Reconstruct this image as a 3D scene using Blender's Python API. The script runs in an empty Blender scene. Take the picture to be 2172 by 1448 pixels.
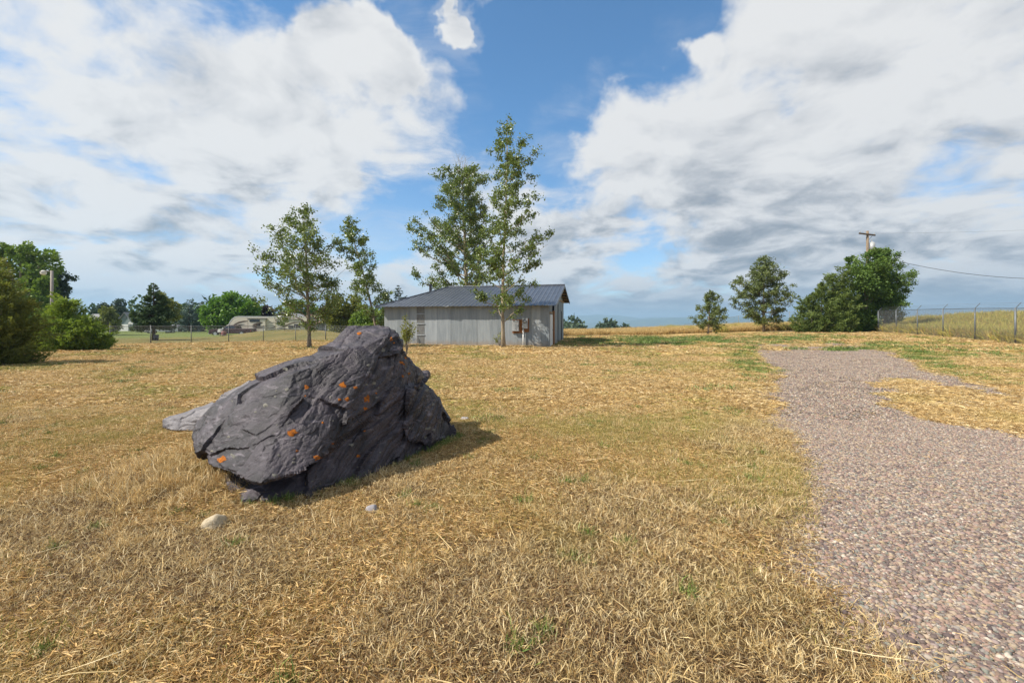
import bpy, bmesh, math, random
import numpy as np
from mathutils import Vector, Matrix, noise as mnoise
from mathutils.bvhtree import BVHTree

R = math.radians
PI = math.pi
sc = bpy.context.scene
C = sc.collection
random.seed(7)
rng = np.random.default_rng(7)

# ------------------------------------------------------------------ camera
F = 965.0                      # focal length in photo pixels (2172 wide)
CAMZ, HOR = 1.5, 688.0         # camera height, photo row of the horizon
cd = bpy.data.cameras.new('camera')
cam = bpy.data.objects.new('camera', cd); C.objects.link(cam)
cam.location = (0, 0, CAMZ)
cam.rotation_euler = (R(90), 0, 0)
cd.sensor_width = 36.0
cd.lens = 36.0 * F / 2172.0
cd.shift_y = -(724 - HOR) / 2172.0
cd.clip_start, cd.clip_end = 0.05, 60000
sc.camera = cam

def at(px, py, d):
    return np.array([(px - 1086) / F * d, d, CAMZ + (HOR - py) / F * d])

# ------------------------------------------------------------------ light
SUN = Vector((-0.66, -0.215, 0.72)).normalized()
sun_el = math.asin(SUN.z)
sun_az = math.atan2(SUN.x, SUN.y)
world = bpy.data.worlds.new('World'); sc.world = world
world.use_nodes = True
sl = bpy.data.lights.new('sun', 'SUN'); sl.energy = 5.0; sl.angle = R(0.55); sl.color = (1.0, 0.93, 0.82)
so = bpy.data.objects.new('sun', sl); C.objects.link(so)
so.rotation_euler = SUN.to_track_quat('Z', 'Y').to_euler()
sc.view_settings.view_transform = 'Standard'
sc.view_settings.look = 'None'
sc.view_settings.exposure = 0.6
sc.view_settings.gamma = 1.0
sc.view_settings.use_curve_mapping = False
sc.render.engine = 'CYCLES'
sc.cycles.use_denoising = True
sc.cycles.max_bounces = 6
sc.cycles.diffuse_bounces = 3
sc.cycles.glossy_bounces = 2
sc.cycles.transmission_bounces = 4
sc.cycles.volume_bounces = 0
sc.cycles.transparent_max_bounces = 8

class NT:
    """tiny node-tree writer"""
    def __init__(s, tree): s.t = tree; s.n = tree.nodes; s.l = tree.links
    def new(s, typ, **kw):
        n = s.n.new(typ)
        for k, v in kw.items(): setattr(n, k, v)
        return n
    def put(s, sock, v):
        if isinstance(v, bpy.types.NodeSocket): s.l.new(v, sock)
        elif v is not None: sock.default_value = v
    def math(s, op, a, b=None, c=None, clamp=False):
        n = s.new('ShaderNodeMath', operation=op, use_clamp=clamp)
        s.put(n.inputs[0], a)
        if b is not None: s.put(n.inputs[1], b)
        if c is not None: s.put(n.inputs[2], c)
        return n.outputs[0]
    def vec(s, op, a, b=None, scale=None):
        n = s.new('ShaderNodeVectorMath', operation=op)
        s.put(n.inputs[0], a)
        if b is not None: s.put(n.inputs[1], b)
        if scale is not None: s.put(n.inputs['Scale'], scale)
        return n.outputs['Value'] if op in ('DOT_PRODUCT', 'LENGTH', 'DISTANCE') else n.outputs[0]
    def noise(s, vec, scale, detail=4, rough=0.55, dist=0.0, out=0):
        n = s.new('ShaderNodeTexNoise')
        s.put(n.inputs['Vector'], vec); s.put(n.inputs['Scale'], scale)
        n.inputs['Detail'].default_value = detail; n.inputs['Roughness'].default_value = rough
        n.inputs['Distortion'].default_value = dist
        return n.outputs[out]
    def step(s, v, a, b, lo=0.0, hi=1.0):
        n = s.new('ShaderNodeMapRange', interpolation_type='SMOOTHSTEP')
        s.put(n.inputs[0], v); s.put(n.inputs[1], a); s.put(n.inputs[2], b)
        s.put(n.inputs[3], lo); s.put(n.inputs[4], hi)
        return n.outputs[0]
    def mix(s, f, a, b, blend='MIX'):
        n = s.new('ShaderNodeMix', data_type='RGBA', blend_type=blend)
        s.put(n.inputs['Factor'], f); s.put(n.inputs['A'], c4(a)); s.put(n.inputs['B'], c4(b))
        return n.outputs['Result']
    def ramp(s, v, stops):
        n = s.new('ShaderNodeValToRGB'); cr = n.color_ramp
        while len(cr.elements) < len(stops): cr.elements.new(0.5)
        for e, (p, c) in zip(cr.elements, stops): e.position = p; e.color = c4(c)
        s.put(n.inputs[0], v)
        return n.outputs[0]
    def comb(s, x, y, z):
        n = s.new('ShaderNodeCombineXYZ')
        s.put(n.inputs[0], x); s.put(n.inputs[1], y); s.put(n.inputs[2], z)
        return n.outputs[0]
def c4(c):
    if isinstance(c, (tuple, list)) and len(c) == 3: return (*c, 1.0)
    return c

# sky: Nishita air with broken cumulus and a closing sheet of stratocumulus towards the horizon
def build_sky():
    w = NT(world.node_tree); w.n.clear()
    out = w.new('ShaderNodeOutputWorld')
    sky = w.new('ShaderNodeTexSky', sky_type='NISHITA')
    sky.sun_disc = False
    sky.sun_elevation = sun_el; sky.sun_rotation = sun_az
    sky.altitude = 900; sky.air_density = 1.0; sky.dust_density = 0.2; sky.ozone_density = 3.0
    tc = w.new('ShaderNodeTexCoord')
    d = tc.outputs['Generated']
    sep = w.new('ShaderNodeSeparateXYZ'); w.l.new(d, sep.inputs[0])
    z = w.math('MAXIMUM', sep.outputs[2], 0.0)
    k = w.math('ADD', z, 0.27)
    p = w.comb(w.math('DIVIDE', sep.outputs[0], k), w.math('DIVIDE', sep.outputs[1], k), w.math('MULTIPLY', z, 1.2))
    warp = w.vec('SUBTRACT', w.noise(p, 1.9, 2, 0.5, out=1), (0.5, 0.5, 0.5))
    pw = w.vec('ADD', p, w.vec('SCALE', warp, scale=0.33))
    def field(off):
        q = w.vec('ADD', pw, off)
        vo = w.new('ShaderNodeTexVoronoi', feature='F1', voronoi_dimensions='2D'); w.put(vo.inputs['Vector'], q)
        vo.inputs['Scale'].default_value = 3.6; vo.inputs['Detail'].default_value = 2.0; vo.inputs['Roughness'].default_value = 0.55; vo.normalize = True
        bil = w.math('MULTIPLY', w.math('SUBTRACT', 0.42, vo.outputs['Distance']), 0.30)
        base = w.math('ADD', w.math('MULTIPLY', w.noise(q, 1.5, 1, 0.5), 0.48), w.math('MULTIPLY', w.noise(q, 4.2, 8, 0.60), 0.64))
        return w.math('ADD', base, w.math('ADD', bil, -0.025))
    f0 = field((3.1, 8.7, 0.0))
    # the same field a step towards the sun and up: what stands between this bit of cloud and the light
    f1 = field((3.1 + SUN.x * 0.10, 8.7 - 0.08, 0.10))
    wob = w.vec('SUBTRACT', w.noise(d, 5.0, 5, 0.6, out=1), (0.5, 0.5, 0.5))
    dw = w.vec('NORMALIZE', w.vec('ADD', d, w.vec('SCALE', wob, scale=0.26)))
    def blob(qx, qy, inner, outer, amp):
        v = Vector(((qx - 1086) / F, 1.0, (HOR - qy) / F)).normalized()
        dist = w.math('ARCCOSINE', w.math('MINIMUM', w.vec('DOT_PRODUCT', dw, tuple(v)), 0.99999))
        return w.step(dist, R(inner), R(outer), amp, 0.0)
    bias = 0.05
    for b in SKY_BLOBS:
        bias = w.math('ADD', blob(*b), bias)
    low = w.math('ADD', w.step(z, 0.0, 0.26, 0.13, 0.0), w.step(z, 0.015, 0.075, 0.30, 0.0))
    cov = w.math('ADD', f0, w.math('ADD', bias, low))
    dens = w.step(cov, 0.51, 0.75)
    wisp = w.step(w.noise(w.vec('MULTIPLY', pw, (0.7, 1.5, 1.0)), 2.2, 6, 0.6, 0.4), 0.46, 0.80, 0.0, 0.42)
    wisp = w.math('MULTIPLY', wisp, w.step(cov, 0.30, 0.52))
    dens = w.math('MAXIMUM', dens, wisp)
    occ = w.step(w.math('ADD', f1, w.math('ADD', bias, low)), 0.62, 1.02)
    relief = w.math('MULTIPLY', w.math('SUBTRACT', f1, f0), 2.2)
    under = w.step(z, 0.05, 0.42, 0.80, 0.20)          # low clouds show their shaded undersides, high ones their lit sides
    sh = w.math('ADD', w.math('MULTIPLY', occ, under), w.math('MULTIPLY', relief, w.step(z, 0.06, 0.45, 1.0, 0.85)), clamp=True)
    col = w.ramp(sh, CLOUD_RAMP)
    hz = w.step(z, 0.0, 0.13, 0.62, 0.0)
    col = w.mix(hz, col, (0.46, 0.53, 0.64))
    a = w.new('ShaderNodeBackground'); a.inputs[1].default_value = SKY_STR
    w.l.new(w.mix(w.step(z, 0.05, 0.45, 0.25, 1.0), sky.outputs[0], w.mix(1.0, sky.outputs[0], (0.66, 1.0, 1.12), 'MULTIPLY')), a.inputs[0])
    b = w.new('ShaderNodeBackground'); b.inputs[1].default_value = CLOUD_STR
    w.l.new(col, b.inputs[0])
    m = w.new('ShaderNodeMixShader')
    w.l.new(dens, m.inputs[0]); w.l.new(a.outputs[0], m.inputs[1]); w.l.new(b.outputs[0], m.inputs[2])
    w.l.new(m.outputs[0], out.inputs[0])
SKY_STR, CLOUD_STR = 0.108, 0.545
CLOUD_RAMP = [(0.0, (1.0, 1.0, 1.0)), (0.28, (0.86, 0.87, 0.89)), (0.62, (0.58, 0.61, 0.66)), (1.0, (0.33, 0.375, 0.44))]
# (photo column, row, inner radius deg, outer radius deg, weight): the clear gaps and the cloud banks of this afternoon
SKY_BLOBS = [
    (560, -60, 2, 9, -0.14), (1200, -40, 6, 18, -0.26), (1110, 200, 2.5, 11, -0.22), (900, 0, 2, 9, -0.12), (1180, 390, 1.0, 6, -0.12), (1340, 540, 1, 5, -0.08), (470, 420, 1, 6, 0.06), (1180, 520, 1.5, 6, 0.14),
    (1450, 60, 2, 8, -0.10), (1640, 190, 0.5, 4.5, -0.13), (1900, 230, 0.5, 5, -0.12), (2060, 290, 0.5, 4.5, -0.12), (1400, 230, 0.5, 3, -0.08),
    (250, 150, 8, 26, 0.12), (640, 260, 5, 15, 0.13), (1830, 230, 10, 24, 0.13), (1380, 300, 2, 8, 0.16),
    (1000, 70, 0.3, 3.6, 0.62), (800, 115, 0.6, 5.5, 0.46), (690, 90, 0.5, 4.0, 0.20), (1560, 430, 4, 13, 0.10), (2050, 30, 6, 16, 0.10), (1500, 100, 0.4, 3.0, 0.22), (1290, 510, 1, 4, 0.12),
]
build_sky()

# ------------------------------------------------------------------ helpers
def tag(o, label=None, cat=None, group=None, kind=None):
    if label: o['label'] = label
    if cat: o['category'] = cat
    if group: o['group'] = group
    if kind: o['kind'] = kind
    return o
def empty(name, loc, rz=0.0, label=None, cat=None, group=None):
    o = bpy.data.objects.new(name, None); C.objects.link(o)
    o.location = tuple(loc); o.rotation_euler = (0, 0, rz); o.empty_display_size = 0.2
    return tag(o, label, cat, group)
def link(name, me, mat, parent=None, smooth=False):
    o = bpy.data.objects.new(name, me); C.objects.link(o)
    for m in (mat if isinstance(mat, (list, tuple)) else [mat]):
        if m: me.materials.append(m)
    if parent: o.parent = parent
    if smooth: me.polygons.foreach_set('use_smooth', [True] * len(me.polygons))
    return o
def np_mesh(name, V, Fc, attrs=None):
    V = np.asarray(V, np.float32); Fc = np.asarray(Fc, np.int32)
    me = bpy.data.meshes.new(name)
    m, k = Fc.shape
    me.vertices.add(len(V)); me.vertices.foreach_set('co', V.ravel())
    me.loops.add(m * k); me.loops.foreach_set('vertex_index', Fc.ravel())
    me.polygons.add(m); me.polygons.foreach_set('loop_start', np.arange(0, m * k, k, dtype=np.int32))
    me.update(calc_edges=True)
    for nm, (typ, dat) in (attrs or {}).items():
        a = me.attributes.new(nm, typ, 'POINT')
        key = 'color' if typ == 'FLOAT_COLOR' else 'value'
        a.data.foreach_set(key, np.asarray(dat, np.float32 if typ != 'INT' else np.int32).ravel())
    return me
class MB:
    def __init__(s): s.v = []; s.f = []
    def add(s, vs, fs):
        o = len(s.v); s.v += [tuple(float(c) for c in v) for v in vs]; s.f += [tuple(i + o for i in f) for f in fs]; return s
    def box(s, c, size, rz=0.0, rx=0.0, ry=0.0):
        m = Matrix.Translation(Vector([float(a) for a in c])) @ Matrix.Rotation(rz, 4, 'Z') @ Matrix.Rotation(ry, 4, 'Y') @ Matrix.Rotation(rx, 4, 'X')
        h = [a / 2 for a in size]
        vs = [m @ Vector((sx * h[0], sy * h[1], sz * h[2])) for sx in (-1, 1) for sy in (-1, 1) for sz in (-1, 1)]
        return s.add(vs, [(0, 1, 3, 2), (4, 6, 7, 5), (0, 4, 5, 1), (2, 3, 7, 6), (0, 2, 6, 4), (1, 5, 7, 3)])
    def tube(s, pts, rad, n=6, cap=True):
        pts = [Vector([float(a) for a in p]) for p in pts]
        if not isinstance(rad, (list, tuple, np.ndarray)): rad = [rad] * len(pts)
        vs, fs = [], []
        up = Vector((0, 0, 1))
        for i, p in enumerate(pts):
            t = (pts[min(i + 1, len(pts) - 1)] - pts[max(i - 1, 0)]).normalized()
            a = t.cross(up)
            if a.length < 1e-3: a = t.cross(Vector((1, 0, 0)))
            a.normalize(); b = t.cross(a)
            for j in range(n):
                q = 2 * PI * j / n
                vs.append(p + (a * math.cos(q) + b * math.sin(q)) * float(rad[i]))
        for i in range(len(pts) - 1):
            for j in range(n):
                fs.append((i * n + j, i * n + (j + 1) % n, (i + 1) * n + (j + 1) % n, (i + 1) * n + j))
        if cap:
            fs.append(tuple(range(n))); fs.append(tuple((len(pts) - 1) * n + j for j in reversed(range(n))))
        return s.add(vs, fs)
    def prism(s, poly, y0, y1):
        """poly in x,z extruded along y"""
        n = len(poly)
        vs = [(x, y0, z) for x, z in poly] + [(x, y1, z) for x, z in poly]
        fs = [tuple(range(n)), tuple(range(2 * n - 1, n - 1, -1))]
        fs += [(j, j + n, (j + 1) % n + n, (j + 1) % n) for j in range(n)]
        return s.add(vs, fs)
    def sphere(s, c, r, seg=10, rings=6, sz=1.0):
        vs = [(c[0], c[1], c[2] + r * sz)]; fs = []
        for i in range(1, rings):
            a = PI * i / rings
            for j in range(seg):
                q = 2 * PI * j / seg
                vs.append((c[0] + r * math.sin(a) * math.cos(q), c[1] + r * math.sin(a) * math.sin(q), c[2] + r * sz * math.cos(a)))
        vs.append((c[0], c[1], c[2] - r * sz)); L = len(vs) - 1
        for j in range(seg):
            fs.append((0, 1 + j, 1 + (j + 1) % seg)); fs.append((L, L - seg + (j + 1) % seg, L - seg + j))
        for i in range(rings - 2):
            for j in range(seg):
                a = 1 + i * seg; b = a + seg
                fs.append((a + j, b + j, b + (j + 1) % seg, a + (j + 1) % seg))
        return s.add(vs, fs)
    def mesh(s, name):
        me = bpy.data.meshes.new(name); me.from_pydata(s.v, [], s.f); me.update()
        bm = bmesh.new(); bm.from_mesh(me); bmesh.ops.recalc_face_normals(bm, faces=bm.faces[:]); bm.to_mesh(me); bm.free()
        return me
    def build(s, name, mat, parent=None, smooth=False, bevel=0.0):
        o = link(name, s.mesh(name), mat, parent, smooth)
        if bevel:
            b = o.modifiers.new('bevel', 'BEVEL'); b.width = bevel; b.segments = 2; b.limit_method = 'ANGLE'
        return o

# vectorised gradient noise
_perm = np.random.default_rng(11).permutation(256).astype(np.int64)
_perm = np.concatenate([_perm, _perm, _perm])
_grad = np.random.default_rng(12).normal(size=(256, 3)); _grad /= np.linalg.norm(_grad, axis=1)[:, None]
def gnoise(p):
    p = np.asarray(p, float); i = np.floor(p).astype(np.int64); f = p - i; u = f * f * f * (f * (f * 6 - 15) + 10)
    res = 0
    for dx in (0, 1):
        for dy in (0, 1):
            for dz in (0, 1):
                h = _perm[_perm[_perm[(i[:, 0] + dx) & 255] + ((i[:, 1] + dy) & 255)] + ((i[:, 2] + dz) & 255)]
                g = (_grad[h] * (f - np.array([dx, dy, dz]))).sum(1)
                wx = u[:, 0] if dx else 1 - u[:, 0]; wy = u[:, 1] if dy else 1 - u[:, 1]; wz = u[:, 2] if dz else 1 - u[:, 2]
                res = res + g * wx * wy * wz
    return res
def fbm(p, oct=4, lac=2.0, gain=0.5):
    p = np.asarray(p, float); s = 0; a = 1.0
    for o in range(oct): s = s + a * gnoise(p + 17.3 * o); p = p * lac; a *= gain
    return s
def sstep(v, a, b):
    t = np.clip((v - a) / (b - a), 0, 1); return t * t * (3 - 2 * t)

# ------------------------------------------------------------------ materials
def mat(name, base, rough=0.7, spec=0.3, metal=0.0, var=None, scale=6.0, detail=5, bump=0.0, bscale=None, coord='Object', stretch=None):
    m = bpy.data.materials.new(name); m.use_nodes = True
    t = NT(m.node_tree); b = t.n['Principled BSDF']
    b.inputs['Roughness'].default_value = rough; b.inputs['Specular IOR Level'].default_value = spec; b.inputs['Metallic'].default_value = metal
    tc = t.new('ShaderNodeTexCoord'); v = tc.outputs[coord]
    if stretch: v = t.vec('MULTIPLY', v, stretch)
    if var is not None:
        n = t.noise(v, scale, detail, 0.6)
        t.l.new(t.mix(t.step(n, 0.33, 0.67), base, var), b.inputs['Base Color'])
    else:
        b.inputs['Base Color'].default_value = c4(base)
    if bump:
        bp = t.new('ShaderNodeBump'); bp.inputs['Strength'].default_value = bump; bp.inputs['Distance'].default_value = 0.02
        t.l.new(t.noise(v, bscale or scale * 4, 5, 0.6), bp.inputs['Height']); t.l.new(bp.outputs[0], b.inputs['Normal'])
    return m
def leaf_mat(name, a, b_, trans=0.35, rough=0.5, spec=0.25):
    """a..b_: leaf colours picked leaf by leaf through the 'tint' attribute"""
    m = bpy.data.materials.new(name); m.use_nodes = True
    t = NT(m.node_tree); b = t.n['Principled BSDF']; out = t.n['Material Output']
    at_ = t.new('ShaderNodeAttribute', attribute_name='tint')
    col = t.mix(at_.outputs['Fac'], a, b_)
    t.l.new(col, b.inputs['Base Color']); b.inputs['Roughness'].default_value = rough; b.inputs['Specular IOR Level'].default_value = spec
    tr = t.new('ShaderNodeBsdfTranslucent'); t.l.new(t.mix(1.0, col, (1.15, 1.2, 0.7), 'MULTIPLY'), tr.inputs[0])
    mx = t.new('ShaderNodeMixShader'); mx.inputs[0].default_value = trans
    t.l.new(b.outputs[0], mx.inputs[1]); t.l.new(tr.outputs[0], mx.inputs[2]); t.l.new(mx.outputs[0], out.inputs[0])
    return m
def blade_mat(name, green_bias=0.0, trans=0.25):
    """grass blades: own colour per blade, turned greener or browner in drifts across the field"""
    m = bpy.data.materials.new(name); m.use_nodes = True
    t = NT(m.node_tree); b = t.n['Principled BSDF']; out = t.n['Material Output']
    at_ = t.new('ShaderNodeAttribute', attribute_name='col')
    geo = t.new('ShaderNodeNewGeometry'); pos = geo.outputs['Position']
    n1 = t.noise(pos, 0.45, 4, 0.55); n2 = t.noise(pos, 1.6, 4, 0.6)
    col = t.mix(t.step(n1, 0.50, 0.68, 0.0, 0.40), at_.outputs['Color'], (0.40, 0.34, 0.085))
    col = t.mix(t.step(n2, 0.56, 0.74, 0.0, 0.40), col, (0.22, 0.125, 0.05))
    col = t.mix(0.35, col, at_.outputs['Color'])
    t.l.new(col, b.inputs['Base Color']); b.inputs['Roughness'].default_value = 0.55; b.inputs['Specular IOR Level'].default_value = 0.25
    tr = t.new('ShaderNodeBsdfTranslucent'); t.l.new(col, tr.inputs[0])
    mx = t.new('ShaderNodeMixShader'); mx.inputs[0].default_value = trans
    t.l.new(b.outputs[0], mx.inputs[1]); t.l.new(tr.outputs[0], mx.inputs[2]); t.l.new(mx.outputs[0], out.inputs[0])
    return m
def attr_mat(name, rough=0.7, spec=0.3, gain=1.0):
    m = bpy.data.materials.new(name); m.use_nodes = True
    t = NT(m.node_tree); b = t.n['Principled BSDF']
    at_ = t.new('ShaderNodeAttribute', attribute_name='col')
    t.l.new(at_.outputs['Color'], b.inputs['Base Color'])
    b.inputs['Roughness'].default_value = rough; b.inputs['Specular IOR Level'].default_value = spec
    return m

# ------------------------------------------------------------------ terrain
def path_edge(y, side):
    """x of the gravel drive's ragged edges"""
    y = np.asarray(y, float)
    q = np.stack([y * 0.9, np.full_like(y, 3.3 + 5 * side), np.zeros_like(y)], 1)
    j = fbm(q, 4) * (0.30 + 0.016 * np.clip(y, 0, 60)) 
    q2 = np.stack([y * 0.22, np.full_like(y, 8.3 + 5 * side), np.zeros_like(y)], 1)
    j = j + gnoise(q2) * 0.7
    j = j + gnoise(np.stack([y * 0.55, np.full_like(y, 1.3 + 9 * side), np.zeros_like(y)], 1)) * 1.8 * sstep(y, 14, 26)
    if side == 0:
        return np.interp(y, [-8, 0, 1.9, 2.3, 2.7, 3.3, 4.0, 5.3, 7.3, 8.9, 14.2, 29.5, 36], [-1.9, 1.0, 1.60, 1.68, 1.74, 1.88, 2.42, 3.05, 3.95, 4.9, 8.0, 15.2, 19.0]) + 0.65 * j
    return np.interp(y, [-8, 0, 9.5, 15.7, 25.4, 36], [1.5, 5.6, 10.7, 14.4, 20.5, 26.0]) + j
def height(x, y):
    x = np.asarray(x, float); y = np.asarray(y, float)
    z = 0.62 * sstep(x, 4, 34) * sstep(y, 14, 46)
    z = z + 0.22 * sstep(y, 30, 44) * sstep(-np.abs(x - 3), -14, -6)
    # mown mound beyond the left fence
    z = z + 0.98 * np.exp(-(((x + 25.0 + (y - 52) * 0.3) / 6.6) ** 2) ** 1.3) * np.exp(-((y - 52) / 4.6) ** 2)
    # weedy bank outside the right fence
    bx = x - (37.5 + np.clip(38 - y, -40, 60) * -0.36)
    bank = sstep(bx, 1.0, 9.0) * sstep(y, -40, 0) * (1 - sstep(y, 60, 110))
    z = z + 1.35 * bank
    z = z + 0.5 * np.exp(-((y - 70) / 12) ** 2) * sstep(x, 26, 40)
    # valley beyond the field edge
    start = 74 + 90 * sstep(-x, -2, 26)
    z = z - np.clip((y - start) * 0.045, 0, 34) 
    z = z - np.clip((np.hypot(x, y) - 600) * 0.02, 0, 30)
    near = 1 - sstep(np.hypot(x, y), 30, 90)
    q = np.stack([x.ravel() * 0.8, y.ravel() * 0.8, np.zeros(x.size)], 1)
    n = (fbm(q, 3) * 0.035 + gnoise(q * 0.25) * 0.06 + (gnoise(q * 3.1 + 7.7) * 0.030)).reshape(x.shape)
    on_path = sstep(x - path_edge(y.ravel(), 0).reshape(x.shape), -0.2, 0.5) * sstep(path_edge(y.ravel(), 1).reshape(x.shape) - x, -0.2, 0.5) * (1 - sstep(y, 30, 36))
    bo = np.exp(-(((x + 2.1) / 2.0) ** 2 + ((y - 4.8) / 2.2) ** 2))
    z = z + n * near * (1 - 0.75 * on_path) * (1 - 0.85 * bo) - 0.05 * on_path * near
    # hump of earth against the boulder
    z = z + 0.14 * np.exp(-(((x + 3.25) / 0.8) ** 2 + ((y - 4.7) / 0.9) ** 2))
    return z
def hz(x, y): return float(height(np.array([x]), np.array([y]))[0])
def on_gravel(x, y):
    return (x > path_edge(y, 0)) & (x < path_edge(y, 1)) & (y < 31)
def straw_strip(x, y):
    u = (x - 8.5) * 0.45 + (y - 8.6) * 0.89; v = (x - 8.5) * 0.89 - (y - 8.6) * 0.45
    q = np.stack([x * 0.9, y * 0.9, np.zeros_like(x) + 4.2], 1)
    return (u / 3.6) ** 2 + (v / 0.95) ** 2 + fbm(q, 3) * 1.5 < 0.95
def build_ground():
    n = 340
    s = np.linspace(-1, 1, n); k = 9.6; a = 12000
    c = a * np.sinh(k * s) / math.sinh(k)
    X, Y = np.meshgrid(c, c + 4.0, indexing='xy')
    Z = height(X, Y)
    V = np.stack([X.ravel(), Y.ravel(), Z.ravel()], 1)
    i, j = np.meshgrid(np.arange(n - 1), np.arange(n - 1), indexing='xy'); q = (j * n + i).ravel()
    Fc = np.stack([q, q + 1, q + 1 + n, q + n], 1)
    m = bpy.data.materials.new('dry_lawn'); m.use_nodes = True
    t = NT(m.node_tree); b = t.n['Principled BSDF']
    geo = t.new('ShaderNodeNewGeometry'); pos = geo.outputs['Position']
    sp = t.new('ShaderNodeSeparateXYZ'); t.l.new(pos, sp.inputs[0]); x, y = sp.outputs[0], sp.outputs[1]
    n0 = t.noise(pos, 0.45, 4, 0.55); n2 = t.noise(pos, 1.6, 5, 0.6); n3 = t.noise(pos, 14.0, 6, 0.7); n4 = t.noise(pos, 60.0, 4, 0.7)
    straw = t.mix(t.step(n3, 0.35, 0.65), (0.48, 0.32, 0.13), (0.66, 0.47, 0.21))
    straw = t.mix(t.step(n4, 0.42, 0.70, 0.0, 0.45), straw, (0.24, 0.155, 0.07))
    straw = t.mix(t.step(n0, 0.50, 0.68, 0.0, 0.45), straw, (0.38, 0.33, 0.09))
    straw = t.mix(t.step(n2, 0.56, 0.72, 0.0, 0.5), straw, (0.17, 0.11, 0.05))
    soil = t.mix(t.step(n3, 0.3, 0.7), (0.075, 0.048, 0.028), (0.21, 0.135, 0.065))
    dist = t.vec('LENGTH', pos)
    col = t.mix(t.step(dist, 4.0, 14.0), soil, straw)
    # greener strip where the drive fans out, and watered lawns of the neighbours
    def ell(cx, cy, rx, ry, rot=0.0):
        dx = t.math('SUBTRACT', x, cx); dy = t.math('SUBTRACT', y, cy)
        cr, sr = math.cos(rot), math.sin(rot)
        u = t.math('ADD', t.math('MULTIPLY', dx, cr / rx), t.math('MULTIPLY', dy, sr / rx))
        v = t.math('ADD', t.math('MULTIPLY', dx, -sr / ry), t.math('MULTIPLY', dy, cr / ry))
        return t.math('ADD', t.math('MULTIPLY', u, u), t.math('MULTIPLY', v, v))
    g1 = t.step(t.math('ADD', ell(13.5, 37, 13, 6.5), t.math('MULTIPLY', t.noise(pos, 0.5, 5, 0.65), 1.6)), 0.95, 1.6, 0.9, 0.0)
    col = t.mix(g1, col, t.mix(n3, (0.07, 0.10, 0.025), (0.16, 0.18, 0.05)))
    g3 = t.step(t.math('ADD', ell(20.5, 25, 5.5, 4.5), t.math('MULTIPLY', t.noise(pos, 0.6, 5, 0.65), 1.6)), 0.95, 1.6, 0.8, 0.0)
    col = t.mix(g3, col, t.mix(n3, (0.09, 0.12, 0.03), (0.20, 0.20, 0.06)))
    # dirt showing between tufts there
    g2 = t.step(t.math('ADD', ell(11, 33.5, 11, 4), t.math('MULTIPLY', t.noise(pos, 0.7, 4, 0.6), 2.2)), 1.1, 1.35, 0.75, 0.0)
    col = t.mix(t.math('MULTIPLY', g2, t.step(t.noise(pos, 0.35, 5, 0.65), 0.50, 0.56)), col, (0.36, 0.27, 0.20))
    fl = t.math('ADD', y, t.math('MULTIPLY', x, -0.685))      # left fence line: y - 0.685x = 52.4
    lawn = t.math('MULTIPLY', t.step(fl, 51.9, 53.2), t.step(x, -13.0, -8.0, 1.0, 0.0))
    lawn = t.math('MULTIPLY', lawn, t.step(y, 20.0, 34.0))
    lc = t.mix(t.step(n0, 0.35, 0.65), (0.135, 0.125, 0.038), (0.21, 0.165, 0.058))
    lc = t.mix(t.step(n3, 0.40, 0.70, 0.0, 0.4), lc, (0.085, 0.075, 0.03))
    lc = t.mix(t.step(fl, 66.0, 92.0), lc, (0.13, 0.16, 0.045))
    col = t.mix(lawn, col, lc)
    far = t.step(dist, 110.0, 420.0)
    fc = t.mix(t.step(t.noise(pos, 0.006, 5, 0.6), 0.42, 0.58), (0.045, 0.075, 0.03), (0.16, 0.15, 0.06))
    col = t.mix(far, col, fc)
    t.l.new(col, b.inputs['Base Color']); b.inputs['Roughness'].default_value = 0.9; b.inputs['Specular IOR Level'].default_value = 0.1
    bp = t.new('ShaderNodeBump'); bp.inputs['Strength'].default_value = 0.55; bp.inputs['Distance'].default_value = 0.04
    t.l.new(t.math('ADD', n3, t.math('MULTIPLY', n4, 0.6)), bp.inputs['Height']); t.l.new(bp.outputs[0], b.inputs['Normal'])
    me = np_mesh('ground', V, Fc)
    tag(link('ground', me, m, smooth=True), kind='structure')
build_ground()

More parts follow.
